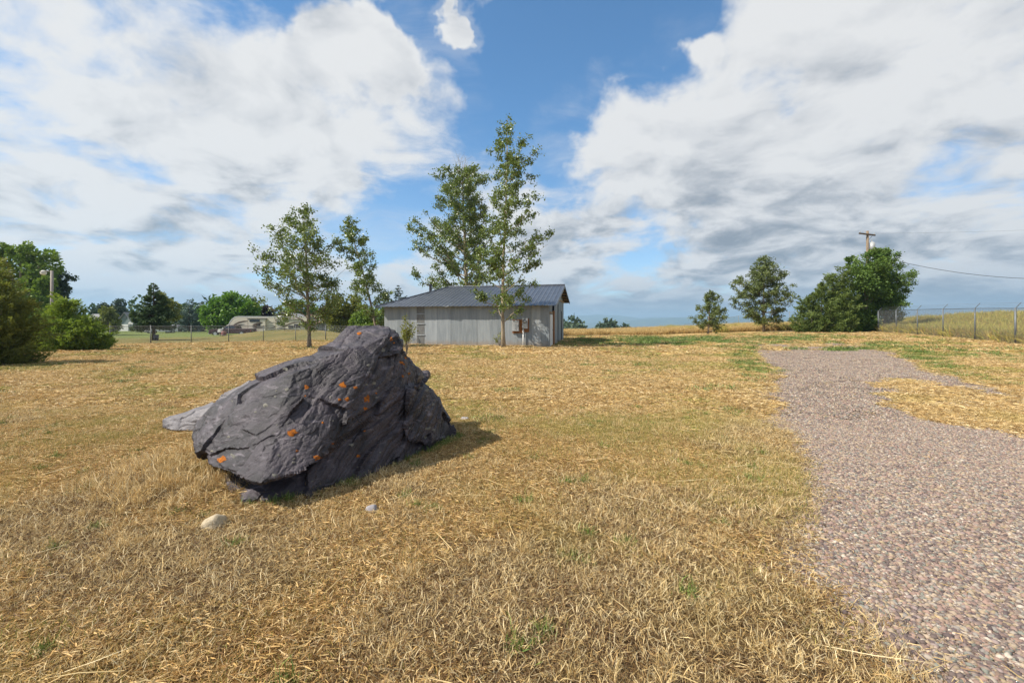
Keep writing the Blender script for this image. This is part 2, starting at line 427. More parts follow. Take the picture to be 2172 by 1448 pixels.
def build_path():
    ys = np.concatenate([np.arange(-7, 14, 0.09), np.arange(14, 32.5, 0.16)])
    l, r = path_edge(ys, 0), path_edge(ys, 1)
    w = 1 - 0.9 * sstep(ys, 26, 32.4)
    mid = (l + r) / 2; l = mid + (l - mid) * w; r = mid + (r - mid) * w
    nu = 44; u = np.linspace(0, 1, nu)
    X = l[:, None] + (r - l)[:, None] * u; Y = np.repeat(ys[:, None], nu, 1)
    Z = height(X, Y) + 0.006 + 0.05 * (np.clip(np.minimum(u, 1 - u), 0, 0.08) / 0.08)[None, :] * 1.0
    V = np.stack([X.ravel(), Y.ravel(), Z.ravel()], 1)
    i, j = np.meshgrid(np.arange(nu - 1), np.arange(len(ys) - 1), indexing='xy'); q = (j * nu + i).ravel()
    m = bpy.data.materials.new('gravel_bed'); m.use_nodes = True
    t = NT(m.node_tree); b = t.n['Principled BSDF']
    geo = t.new('ShaderNodeNewGeometry'); pos = geo.outputs['Position']
    vo = t.new('ShaderNodeTexVoronoi'); vo.inputs['Scale'].default_value = 42; t.l.new(pos, vo.inputs['Vector'])
    hs = t.new('ShaderNodeSeparateColor'); t.l.new(vo.outputs['Color'], hs.inputs[0])
    col = t.ramp(hs.outputs[0], [(0.0, (0.13, 0.09, 0.08)), (0.25, (0.27, 0.19, 0.165)), (0.5, (0.22, 0.175, 0.16)), (0.75, (0.34, 0.26, 0.205)), (1.0, (0.17, 0.13, 0.12))])
    n = t.noise(pos, 0.6, 5, 0.6)
    col = t.mix(t.step(n, 0.35, 0.7, 0.25, 0.7), col, (0.33, 0.255, 0.18))
    t.l.new(col, b.inputs['Base Color']); b.inputs['Roughness'].default_value = 0.9
    bp = t.new('ShaderNodeBump'); bp.inputs['Strength'].default_value = 0.7; bp.inputs['Distance'].default_value = 0.02
    t.l.new(vo.outputs['Distance'], bp.inputs['Height']); bp.invert = True; t.l.new(bp.outputs[0], b.inputs['Normal'])
    o = link('gravel_path', np_mesh('gravel_path', V, np.stack([q, q + 1, q + 1 + nu, q + nu], 1)), m, smooth=True)
    tag(o, kind='structure')
build_path()

def build_hills():
    # two far ranges, real ridges kilometres away
    for nm, d0, d1, rows, seed, amp in (('hills', 8200, 10200, [(-9000, 60), (-4200, 120), (-1500, 150), (300, 170), (1300, 195), (1900, 222), (2900, 150), (3800, 168), (5200, 175), (6500, 150), (9500, 110)], 3.1, 16),
                                        ('hills.001', 6200, 7600, [(-9000, 20), (0, 20), (1500, 36), (2100, 78), (2700, 120), (3300, 132), (4600, 118), (5600, 96), (8200, 70)], 7.7, 12)):
        xs = np.linspace(-9000, 9500, 150); ts = np.linspace(0, 1, 16)
        top = np.interp(xs, [p[0] for p in rows], [p[1] for p in rows])
        X, T = np.meshgrid(xs, ts, indexing='xy')
        q = np.stack([X.ravel() / 700, T.ravel() * 3, np.full(X.size, seed)], 1)
        nz = fbm(q, 5).reshape(X.shape)
        prof = np.sin(np.clip(T, 0, 1) * PI * 0.5) ** 0.8
        Z = -72 + (top[None, :] + 72 + amp * 1.6 * fbm(np.stack([xs / 420, xs * 0 + seed, xs * 0], 1), 4)[None, :]) * prof + nz * amp * prof * (1 - T)
        Y = d0 + (d1 - d0) * T
        Zb = np.full(len(xs), -80.0)
        V = np.stack([X.ravel(), Y.ravel(), Z.ravel()], 1)
        V = np.concatenate([V, np.stack([xs, np.full(len(xs), d1 + 1500), Zb], 1)])
        n = len(xs); i, j = np.meshgrid(np.arange(n - 1), np.arange(len(ts)), indexing='xy'); a = (j * n + i).ravel()
        tag(link(nm, np_mesh(nm, V, np.stack([a, a + 1, a + 1 + n, a + n], 1)), M_HILL, smooth=True), kind='structure')
M_HILL = mat('forest_hill', (0.045, 0.075, 0.045), 0.95, 0.05, var=(0.09, 0.11, 0.05), scale=0.004)
build_hills()

# ------------------------------------------------------------------ rocks
def hull(points, extra=0):
    bm = bmesh.new()
    for p in points: bm.verts.new([float(a) for a in p])
    r = bmesh.ops.convex_hull(bm, input=bm.verts[:])
    junk = {g for g in r['geom_interior'] + r['geom_unused'] if isinstance(g, bmesh.types.BMVert)}
    if junk: bmesh.ops.delete(bm, geom=list(junk), context='VERTS')
    bmesh.ops.recalc_face_normals(bm, faces=bm.faces[:])
    return bm
def fuse(name, hulls, voxel):
    me = bpy.data.meshes.new(name); big = bmesh.new()
    for h in hulls:
        tmp = bpy.data.meshes.new('tmp'); h.to_mesh(tmp); big.from_mesh(tmp); bpy.data.meshes.remove(tmp); h.free()
    big.to_mesh(me); big.free()
    o = bpy.data.objects.new(name, me); C.objects.link(o)
    md = o.modifiers.new('r', 'REMESH'); md.mode = 'VOXEL'; md.voxel_size = voxel; md.adaptivity = 0.0
    dg = bpy.context.evaluated_depsgraph_get(); ev = o.evaluated_get(dg)
    res = bpy.data.meshes.new_from_object(ev); bpy.data.objects.remove(o)
    return res
def mesh_np(me):
    V = np.empty(len(me.vertices) * 3, np.float32); me.vertices.foreach_get('co', V)
    N = np.empty(len(me.vertices) * 3, np.float32); me.vertices.foreach_get('normal', N)
    return V.reshape(-1, 3).astype(float), N.reshape(-1, 3).astype(float)
def slate(V, N, strata, seed, amp=1.0, ledge=0.040, facets=46):
    """break smooth hull faces into slabby, splintered slate: flat chips, sharp ledges along the bedding, cracks"""
    s = np.array(strata, float); s /= np.linalg.norm(s)
    r = np.random.default_rng(seed)
    t1 = np.cross(s, (0.3, 1, 0.1)); t1 /= np.linalg.norm(t1); t2 = np.cross(s, t1)
    B = np.stack([t1, t2, s])                        # bedding frame
    lo, hi = V.min(0), V.max(0)
    for cnt, a, wp in ((facets, 0.040, 0.04), (facets * 5, 0.009, 0.03)):
        P = r.uniform(lo, hi, (cnt, 3)); nn = r.normal(size=(cnt, 3)); nn /= np.linalg.norm(nn, axis=1)[:, None]
        W = V + wp * np.stack([gnoise(V * 3.5 + k) for k in (0, 31, 63)], 1)
        Wb = (W @ B.T) * np.array([0.55, 0.8, 2.0]); Pb = (P @ B.T) * np.array([0.55, 0.8, 2.0])
        d2 = np.empty((len(V), cnt), np.float32)
        for k in range(cnt): d2[:, k] = ((Wb - Pb[k]) ** 2).sum(1)
        idx = d2.argmin(1)
        off = ((V - P[idx]) * nn[idx]).sum(1)
        V = V + N * (np.clip(off, -0.5, 0.5) * a * 2.0 + np.clip(r.normal(size=cnt), -1.2, 1.2)[idx] * a * 0.35 + 0.004)[:, None] * amp
    Vb = V @ B.T
    h = Vb[:, 2]; side = np.sqrt(np.clip(1 - (N @ s) ** 2, 0, 1))
    wv = fbm(V * 1.3 + seed, 3) * 0.14
    for fr, a in ((1 / 0.26, ledge), (1 / 0.10, ledge * 0.40), (1 / 0.042, ledge * 0.20), (1 / 0.020, ledge * 0.10)):
        t = (h + wv) * fr + 0.55 * gnoise(Vb * np.array([1.1, 1.1, 1.6]) * (fr / 4) ** 0.6 + fr)
        saw = t - np.floor(t)
        gate = np.clip(0.45 + 1.8 * gnoise(Vb * np.array([1.0, 1.0, 2.2]) + fr * 3), 0, 1)
        prof = np.where(saw < 0.86, saw / 0.86, (1 - saw) / 0.14)
        V = V + N * ((prof - 0.45) * a * side * gate)[:, None] * amp
    # ripples and splinter lines running with the bedding, a few cross cracks
    q = Vb * np.array([1.5, 2.2, 7.5])
    rid = 1 - np.abs(fbm(q + 5.5 + seed, 4)) * 2.2
    V = V + N * (np.clip(rid, 0, 1) ** 5 * -0.010)[:, None] * amp
    cr = 1 - np.abs(gnoise(Vb * np.array([2.1, 1.7, 0.6]) + 40 + seed)) * 7
    V = V + N * (np.clip(cr, 0, 1) ** 2 * -0.016 + fbm(q * 2.6 + seed, 3) * 0.0055 + fbm(V * 34 + seed, 2) * 0.0022)[:, None] * amp
    return V
def rock_mat(name, dark, light, vein, lich=None, scale=1.0):
    m = bpy.data.materials.new(name); m.use_nodes = True
    t = NT(m.node_tree); b = t.n['Principled BSDF']
    tc = t.new('ShaderNodeTexCoord'); v = t.vec('SCALE', tc.outputs['Object'], scale=scale)
    n1 = t.noise(v, 2.6, 7, 0.66, 0.4); n2 = t.noise(t.vec('MULTIPLY', v, (4, 4, 13)), 1.6, 7, 0.68, 0.6); n3 = t.noise(v, 34, 5, 0.7)
    col = t.mix(t.step(n1, 0.35, 0.65), dark, light)
    col = t.mix(t.step(n2, 0.52, 0.72, 0.0, 0.75), col, vein)
    col = t.mix(t.step(n3, 0.56, 0.72, 0.0, 0.5), col, tuple(a * 0.45 for a in dark))
    n4 = t.noise(v, 9.0, 6, 0.72)
    col = t.mix(t.step(n4, 0.62, 0.72, 0.0, 0.55), col, tuple(min(0.5, a * 2.4) for a in light))     # pale crustose bloom
    if lich:
        n5 = t.noise(v, 3.4, 7, 0.75)
        col = t.mix(t.step(n5, 0.60, 0.74, 0.0, 0.55), col, lich)
    t.l.new(col, b.inputs['Base Color'])
    b.inputs['Roughness'].default_value = 0.50; b.inputs['Specular IOR Level'].default_value = 0.45
    bp = t.new('ShaderNodeBump'); bp.inputs['Strength'].default_value = 0.65; bp.inputs['Distance'].default_value = 0.014
    n6 = t.noise(v, 110, 4, 0.75)
    t.l.new(t.math('ADD', t.math('ADD', t.math('MULTIPLY', n2, 1.2), n3), t.math('MULTIPLY', n6, 0.6)), bp.inputs['Height']); t.l.new(bp.outputs[0], b.inputs['Normal'])
    return m
M_SLATE = rock_mat('purple_slate', (0.0145, 0.0122, 0.0145), (0.056, 0.045, 0.054), (0.185, 0.160, 0.180), (0.055, 0.036, 0.022))
M_SLATE2 = rock_mat('pale_slate', (0.115, 0.105, 0.112), (0.19, 0.175, 0.18), (0.27, 0.255, 0.255))

def build_boulder():
    # upper slab with the overhanging lip
    up = [at(437, 985, 4.02), at(555, 1026, 3.58), at(662, 987, 3.86), at(700, 905, 4.18), at(850, 840, 5.10),
          at(416, 925, 4.55), at(419, 903, 4.65), at(450, 868, 4.62), at(530, 826, 4.42), at(622, 788, 4.42), at(692, 768, 4.65), at(455, 856, 5.0), at(530, 806, 5.0), at(622, 763, 5.15), at(692, 740, 5.35),
          at(756, 748, 4.9), at(815, 716, 5.2), at(866, 798, 5.35), at(852, 748, 5.35),
          (-3.25, 5.6, 0.1), (-3.0, 6.1, 0.35), (-2.25, 6.5, 0.85), (-1.2, 6.6, 0.75), (-1.9, 6.6, 0.2)]
    crown = [at(692, 745, 5.2), at(741, 696, 5.6), at(800, 693, 5.65), at(838, 701, 5.5), at(846, 712, 5.4), at(815, 712, 5.33), at(756, 745, 5.05),
             at(861, 745, 5.42), (-1.7, 6.5, 0.9), (-2.1, 6.3, 0.9), (-1.3, 6.3, 0.9), at(800, 800, 5.1)]
    low = [at(515, 1078, 3.78), at(575, 1080, 3.78), at(640, 1063, 3.92), at(760, 1024, 4.40), at(850, 988, 4.9), at(930, 948, 5.65), at(962, 930, 6.05)]
    low = [p * np.array([0.99, 0.99, 1.0]) for p in low]
    low = [np.array([p[0], p[1], -0.25]) for p in low] + [np.array([p[0] - 0.02, p[1] + 0.02, 0.06]) for p in low]
    low += [at(470, 1020, 4.35), at(490, 1045, 4.05), at(560, 1000, 4.10), at(662, 940, 4.38), at(760, 900, 4.68), at(868, 822, 5.28),
            at(880, 808, 5.58), at(905, 822, 5.72), at(944, 889, 5.95), at(962, 914, 6.05), (-1.0, 6.7, 0.2), (-1.1, 6.7, -0.25), (-2.3, 6.7, -0.25), (-3.2, 6.0, -0.25), (-3.1, 5.0, -0.25), (-1.9, 6.4, 0.8)]
    block = [at(866, 828, 5.12), at(884, 806, 5.45), at(925, 850, 5.75), at(945, 893, 5.85), at(858, 905, 4.98), at(862, 930, 4.95), at(905, 945, 5.28), at(930, 930, 5.55), at(880, 880, 5.4),
             (-1.2, 6.0, 0.3), (-1.0, 6.1, 0.5)]
    toe = [at(490, 1060, 3.84), at(530, 1075, 3.76), at(600, 1072, 3.78), at(660, 1060, 3.90), at(470, 1003, 4.16), at(555, 1030, 4.0), at(640, 1005, 4.1), at(474, 1035, 4.06),
           (-2.4, 4.8, 0.3), (-2.0, 4.8, 0.3), (-2.9, 4.7, -0.15), (-2.3, 3.74, -0.2), (-1.8, 3.86, -0.2)]
    me = fuse('boulder', [hull(up), hull(crown), hull(low), hull(block), hull(toe)], 0.0125)
    V, N = mesh_np(me)
    V = slate(V, N, (-0.34, -0.42, 0.84), 3)
    me.vertices.foreach_set('co', V.astype(np.float32).ravel()); me.update()
    root = empty('boulder', (-2.0, 5.2, 0), 0, 'large purple slate boulder with orange lichen spots in the dry grass', 'boulder')
    V -= np.array([-2.0, 5.2, 0]); me.vertices.foreach_set('co', V.astype(np.float32).ravel()); me.update()
    ro = link('rock_body', me, M_SLATE, root)
    bv = BVHTree.FromPolygons([tuple(v) for v in V], [tuple(p.vertices) for p in me.polygons])
    eye = Vector((2.0, -5.2, CAMZ))
    spots = [(620, 917, 13), (471, 975, 10), (673, 970, 9), (727, 817, 9), (753, 822, 5), (737, 847, 6), (720, 847, 4), (778, 845, 9), (650, 821, 7), (851, 768, 4), (856, 772, 3),
             (854, 798, 4), (868, 792, 3), (860, 759, 3), (830, 719, 5), (836, 727, 3), (760, 967, 4), (706, 940, 4), (630, 956, 4), (775, 866, 4), (684, 896, 3), (763, 707, 5), (798, 834, 3), (773, 914, 3), (647, 840, 3)]
    rr = random.Random(5)
    spots = [(a, b, c * 0.95, M_LICHEN) for a, b, c in spots]
    spots += [(rr.uniform(440, 930), rr.uniform(720, 1020), rr.choice([2, 2.5, 3, 4, 6]), M_LICHEN2) for _ in range(50)]
    for px, py, r, lm in spots:
        vs, ok = [], True
        rings = [(0, 1), (0.55, 9), (1.0, 9)]
        jit = [rr.uniform(0.45, 1.35) for _ in range(9)]
        for f, n in rings:
            for j in range(n):
                q = 2 * PI * j / n
                rad = r * f * (jit[j] if f == 1 else 1)
                d = Vector(at(px + rad * math.cos(q), py + rad * 0.8 * math.sin(q), 1.0)) - Vector((0, 0, CAMZ))
                hit, nor, fi, ds = bv.ray_cast(eye, d.normalized())
                if hit is None: ok = False; break
                vs.append(hit + nor * (0.004 if f < 1 else 0.0005))
            if not ok: break
        if not ok: continue
        c = vs[0]
        if max((v - c).length for v in vs) > 0.16: continue
        fs = [(0, 1 + j, 1 + (j + 1) % 9) for j in range(9)] + [(1 + j, 10 + j, 10 + (j + 1) % 9, 1 + (j + 1) % 9) for j in range(9)]
        MB().add(vs, fs).build('lichen_patch', lm, root, True)
M_LICHEN2 = mat('grey_lichen', (0.20, 0.19, 0.16), 0.95, 0.1, var=(0.12, 0.115, 0.10), scale=40)
M_LICHEN = mat('orange_lichen', (0.44, 0.14, 0.016), 0.9, 0.1, var=(0.18, 0.062, 0.02), scale=45, bump=0.5, bscale=160)
build_boulder()

def build_rock(name, label, pts, strata, seed, material, voxel=0.02, amp=0.6):
    c = np.mean([np.asarray(p, float) for p in pts], 0); c[2] = 0
    me = fuse(name, [hull([np.asarray(p, float) for p in pts])], voxel)
    V, N = mesh_np(me); V = slate(V, N, strata, seed, amp, ledge=0.035, facets=30) - c
    me.vertices.foreach_set('co', V.astype(np.float32).ravel()); me.update()
    o = link(name, me, material); o.location = tuple(c)
    tag(o, label, 'rock')
g = [at(345, 893, 6.1), at(360, 915, 5.95), at(430, 905, 6.1), at(460, 858, 6.0), at(350, 888, 6.3), at(400, 870, 6.5), at(455, 856, 6.6), at(440, 915, 6.2)]
build_rock('flat_rock', 'low pale grey flat slab lying behind the left end of the big boulder',
           [at(346, 890, 6.35), at(366, 882, 6.6), at(450, 853, 6.8), at(470, 858, 6.3), at(445, 880, 6.15), at(400, 895, 6.2), at(375, 905, 6.2), at(350, 905, 6.3)]
           + [np.array([p[0], p[1], -0.15]) for p in (at(346, 890, 6.35), at(470, 858, 6.5), at(375, 905, 6.2), at(400, 880, 7.0), at(470, 870, 7.0))], (0.1, 0.1, 1), 21, M_SLATE2)
build_rock('wedge_rock', 'lilac grey wedge of slate leaning against the back left side of the boulder',
           [at(455, 862, 5.9), at(470, 838, 6.0), at(512, 818, 6.0), at(530, 806, 6.1), at(540, 830, 5.8), at(470, 880, 5.75)]
           + [np.array([p[0], p[1], -0.2]) for p in (at(455, 862, 5.8), at(545, 830, 5.9), at(455, 860, 6.7), at(540, 820, 6.9))], (-0.3, 0, 1), 22, M_SLATE2)
def pebble(name, label, px, py, w, h, material, seed):
    d = F * CAMZ / (py - HOR); c = at(px, py, d); c[2] = hz(c[0], c[1])
    me = bpy.data.meshes.new(name); bm = bmesh.new(); bmesh.ops.create_icosphere(bm, subdivisions=3, radius=1.0)
    r = w / F * d / 2
    for v in bm.verts:
        k = 1 + 0.32 * mnoise.noise(v.co * 1.1 + Vector((seed, 0, 0))) + 0.10 * mnoise.noise(v.co * 3 + Vector((seed, 3, 0)))
        v.co = Vector((v.co.x * r * k, v.co.y * r * 0.8 * k, (v.co.z * k * r * h / w * 1.4) + r * 0.25))
    bm.to_mesh(me); bm.free()
    o = link(name, me, material, smooth=True); o.location = tuple(c); o.rotation_euler = (0.1, 0.1, seed)
    tag(o, label, 'stone')
M_TANST = mat('tan_stone', (0.36, 0.29, 0.19), 0.85, 0.2, var=(0.48, 0.40, 0.28), scale=22, bump=0.4, bscale=90)
M_GREYST = mat('grey_stone', (0.26, 0.24, 0.25), 0.8, 0.2, var=(0.36, 0.34, 0.34), scale=24, bump=0.3, bscale=90)
M_LILST = mat('lilac_stone', (0.30, 0.25, 0.29), 0.75, 0.2, var=(0.37, 0.31, 0.34), scale=24)
pebble('small_stone', 'rounded tan stone in the grass in front of the boulder', 453, 1122, 50, 34, M_TANST, 1.0)
pebble('small_stone', 'small grey stone half buried in grass right of the tan stone', 789, 1088, 30, 20, M_GREYST, 2.0)
pebble('small_stone', 'flat grey stone in the grass by the right foot of the boulder', 985, 893, 20, 10, M_GREYST, 3.0)
pebble('small_stone', 'largest lilac pebble lying on the gravel drive', 2020, 1230, 26, 18, M_LILST, 4.0)

# ------------------------------------------------------------------ scatter (grass, gravel)
STORE = bpy.data.collections.new('prototypes')       # not linked to the scene
def scatter(name, P, rot, scl, idx, protos, label, cat):
    coll = bpy.data.collections.new(name + '_kinds')
    for k, (me, m) in enumerate(protos):
        o = bpy.data.objects.new('%s_kind_%02d' % (name, k), me)
        if m and not me.materials: me.materials.append(m)
        coll.objects.link(o)
    me = bpy.data.meshes.new(name); me.vertices.add(len(P)); me.vertices.foreach_set('co', np.asarray(P, np.float32).ravel())
    for nm, typ, dat in (('idx', 'INT', idx), ):
        a = me.attributes.new(nm, typ, 'POINT'); a.data.foreach_set('value', np.asarray(dat, np.int32))
    a = me.attributes.new('rot', 'FLOAT_VECTOR', 'POINT'); a.data.foreach_set('vector', np.asarray(rot, np.float32).ravel())
    a = me.attributes.new('scl', 'FLOAT', 'POINT'); a.data.foreach_set('value', np.asarray(scl, np.float32))
    o = bpy.data.objects.new(name, me); C.objects.link(o)
    ng = bpy.data.node_groups.new(name, 'GeometryNodeTree')
    ng.interface.new_socket('Geometry', in_out='INPUT', socket_type='NodeSocketGeometry')
    ng.interface.new_socket('Geometry', in_out='OUTPUT', socket_type='NodeSocketGeometry')
    N = ng.nodes; L = ng.links
    gi, go = N.new('NodeGroupInput'), N.new('NodeGroupOutput')
    ci = N.new('GeometryNodeCollectionInfo'); ci.inputs['Collection'].default_value = coll
    ci.inputs['Separate Children'].default_value = True; ci.inputs['Reset Children'].default_value = True
    ip = N.new('GeometryNodeInstanceOnPoints'); ip.inputs['Pick Instance'].default_value = True
    def na(nm, typ):
        n = N.new('GeometryNodeInputNamedAttribute'); n.data_type = typ; n.inputs['Name'].default_value = nm
        return [s for s in n.outputs if s.enabled and s.name == 'Attribute'][0]
    L.new(gi.outputs[0], ip.inputs['Points']); L.new(ci.outputs[0], ip.inputs['Instance'])
    L.new(na('idx', 'INT'), ip.inputs['Instance Index'])
    er = N.new('FunctionNodeEulerToRotation'); L.new(na('rot', 'FLOAT_VECTOR'), er.inputs[0]); L.new(er.outputs[0], ip.inputs['Rotation'])
    L.new(na('scl', 'FLOAT'), ip.inputs['Scale'])
    L.new(ip.outputs[0], go.inputs[0])
    md = o.modifiers.new('scatter', 'NODES'); md.node_group = ng
    return tag(o, label, cat, kind='stuff')

STRAW = np.array([(0.68, 0.475, 0.205), (0.76, 0.57, 0.28), (0.56, 0.37, 0.15), (0.38, 0.235, 0.095), (0.73, 0.56, 0.29), (0.60, 0.43, 0.17), (0.20, 0.12, 0.055), (0.82, 0.67, 0.40)])
GREEN = np.array([(0.26, 0.26, 0.055), (0.19, 0.21, 0.045), (0.46, 0.38, 0.11), (0.40, 0.33, 0.09), (0.23, 0.26, 0.075)])
DEEPG = np.array([(0.12, 0.19, 0.035), (0.09, 0.15, 0.03), (0.17, 0.23, 0.05), (0.22, 0.26, 0.06)])
def blades(r, n, rad, ln, wd, pitch, pal, z0=(0, 0.01), curl=0.5, clump=None):
    """returns verts, quads, colours; each blade a bent tapering strip"""
    a = r.uniform(0, 2 * PI, n); q = np.sqrt(r.uniform(0, 1, n)) * rad
    if clump: q = np.abs(r.normal(size=n)) * clump
    base = np.stack([q * np.cos(a), q * np.sin(a), r.uniform(*z0, n)], 1)
    az = r.uniform(0, 2 * PI, n); L = r.uniform(*ln, n); w = r.uniform(*wd, n); p = r.uniform(*pitch, n)
    d0 = np.stack([np.cos(az) * np.cos(p), np.sin(az) * np.cos(p), np.sin(p)], 1)
    p1 = p + r.uniform(-1, 0.4, n) * curl; az1 = az + r.uniform(-1, 1, n) * curl
    d1 = np.stack([np.cos(az1) * np.cos(p1), np.sin(az1) * np.cos(p1), np.sin(p1)], 1)
    mid = base + d0 * (L * 0.55)[:, None]; tip = mid + d1 * (L * 0.45)[:, None]
    roll = r.uniform(0, 2 * PI, n)
    sd = np.stack([-np.sin(az), np.cos(az), np.zeros(n)], 1); up = np.cross(d0, sd)
    sd = sd * np.cos(roll)[:, None] + up * np.sin(roll)[:, None]
    h = sd * (w / 2)[:, None]
    V = np.stack([base - h * 0.8, base + h * 0.8, mid + h, mid - h, tip + h * 0.25, tip - h * 0.25], 1).reshape(-1, 3)
    V[:, 2] = np.maximum(V[:, 2], -0.01)
    k = np.arange(n)[:, None] * 6
    Fq = np.concatenate([k + np.array([[0, 1, 2, 3]]), k + np.array([[3, 2, 4, 5]])])
    col = pal[r.integers(0, len(pal), n)] * r.uniform(0.55, 1.2, (n, 1))
    col = np.concatenate([np.repeat(col, 6, 0), np.ones((n * 6, 1))], 1)
    return V, Fq, col
def proto(name, parts):
    Vs, Fs, Cs, o = [], [], [], 0
    for V, Fq, c in parts: Vs.append(V); Fs.append(Fq + o); Cs.append(c); o += len(V)
    return np_mesh(name, np.concatenate(Vs), np.concatenate(Fs), {'col': ('FLOAT_COLOR', np.concatenate(Cs))})
M_BLADE = blade_mat('dry_grass_blades')
M_GREENB = attr_mat('green_grass_blades', 0.5)
def grass_protos():
    P = []
    for k in range(4):      # mown dry turf: chopped straw over stubble
        r = np.random.default_rng(100 + k)
        P.append(proto('dry%d' % k, [blades(r, 210, 0.24, (0.022, 0.080), (0.0022, 0.0062), (-0.05, 0.28), STRAW[[0, 1, 4, 7, 5, 2, 6, 3, 3]] * np.array([0.97, 0.90, 0.82]), (0.004, 0.028), 0.32),
                                     blades(r, 70, 0.24, (0.020, 0.048), (0.0018, 0.0035), (0.4, 1.40), STRAW[[0, 2, 3, 5, 6, 6]] * np.array([0.97, 0.90, 0.82]), (0, 0.006), 0.5),
                                     blades(r, 40, 0.24, (0.03, 0.06), (0.002, 0.0038), (0.4, 1.4), GREEN, (0, 0.006), 0.7)]))
    for k in range(2):      # half green turf
        r = np.random.default_rng(200 + k)
        P.append(proto('half%d' % k, [blades(r, 70, 0.24, (0.03, 0.08), (0.002, 0.0045), (-0.05, 0.45), STRAW, (0.004, 0.025), 0.7),
                                      blades(r, 190, 0.24, (0.03, 0.075), (0.002, 0.004), (0.5, 1.45), np.concatenate([GREEN, STRAW[[0, 1, 5]]]), (0, 0.006), 0.8)]))
    for k in range(2):      # brown thatch
        r = np.random.default_rng(300 + k)
        P.append(proto('brown%d' % k, [blades(r, 130, 0.24, (0.025, 0.07), (0.002, 0.0045), (-0.05, 0.6), np.concatenate([STRAW[[2, 3, 6, 6]], [(0.11, 0.062, 0.03)], [(0.15, 0.095, 0.05)], [(0.20, 0.115, 0.055)]]), (0.0, 0.02), 0.8),
                                       blades(r, 40, 0.24, (0.03, 0.07), (0.002, 0.004), (0.1, 1.2), STRAW[[1, 4, 7, 0]], (0.005, 0.03), 0.6)]))
    for k in range(2):      # tuft of longer dead grass
        r = np.random.default_rng(400 + k)
        P.append(proto('tuft%d' % k, [blades(r, 90, 0.1, (0.05, 0.12), (0.002, 0.004), (0.35, 1.4), STRAW[[0, 1, 4, 7, 5, 3]], (0, 0.01), 1.0, clump=0.05)]))
    for k in range(2):      # green tuft
        r = np.random.default_rng(500 + k)
        P.append(proto('green%d' % k, [blades(r, 110, 0.1, (0.04, 0.11), (0.0025, 0.005), (0.5, 1.5), DEEPG, (0, 0.01), 0.9, clump=0.07)]))
    for k in range(2):      # single long stalks lying about
        r = np.random.default_rng(600 + k)
        P.append(proto('stalk%d' % k, [blades(r, 3, 0.15, (0.16, 0.42), (0.003, 0.0055), (0.0, 0.25), STRAW[[1, 4, 7]], (0.015, 0.035), 0.35)]))
    for k in range(2):      # loose straw flakes blown over the gravel
        r = np.random.default_rng(640 + k)
        P.append(proto('flake%d' % k, [blades(r, 16, 0.22, (0.02, 0.09), (0.002, 0.005), (-0.02, 0.2), STRAW, (0.010, 0.020), 0.4)]))
    for k in range(3):      # flattened turf for the middle distance: wide pale mown leaves, the last one greener
        r = np.random.default_rng(660 + k); pal = STRAW[[0, 1, 4, 7, 5, 2, 3]] if k < 2 else np.concatenate([GREEN, STRAW[[0, 1, 5]]])
        P.append(proto('mown%d' % k, [blades(r, 230, 0.30, (0.05, 0.13), (0.006, 0.013), (-0.04, 0.28), pal, (0.004, 0.022), 0.5),
                                      blades(r, 60, 0.30, (0.03, 0.065), (0.003, 0.006), (0.4, 1.3), pal, (0, 0.01), 0.7)]))
    r = np.random.default_rng(690)
    P.append(proto('greenturf', [blades(r, 200, 0.28, (0.04, 0.10), (0.005, 0.011), (0.1, 1.2), DEEPG, (0.0, 0.02), 0.6)]))
    out = [(me, M_BLADE) for me in P]
    for k in (10, 11, 19): out[k] = (P[k], M_GREENB)
    return out
def in_view(n, d0, d1, margin=1.28):
    """random ground points over the wedge in front of the camera (and a margin beside it)"""
    y = np.sqrt(rng.uniform(d0 ** 2, d1 ** 2, n)); x = rng.uniform(-1, 1, n) * y * margin
    if d0 < 3: 
        x = rng.uniform(-1, 1, n) * (y * margin + 0.6)
    return x, y
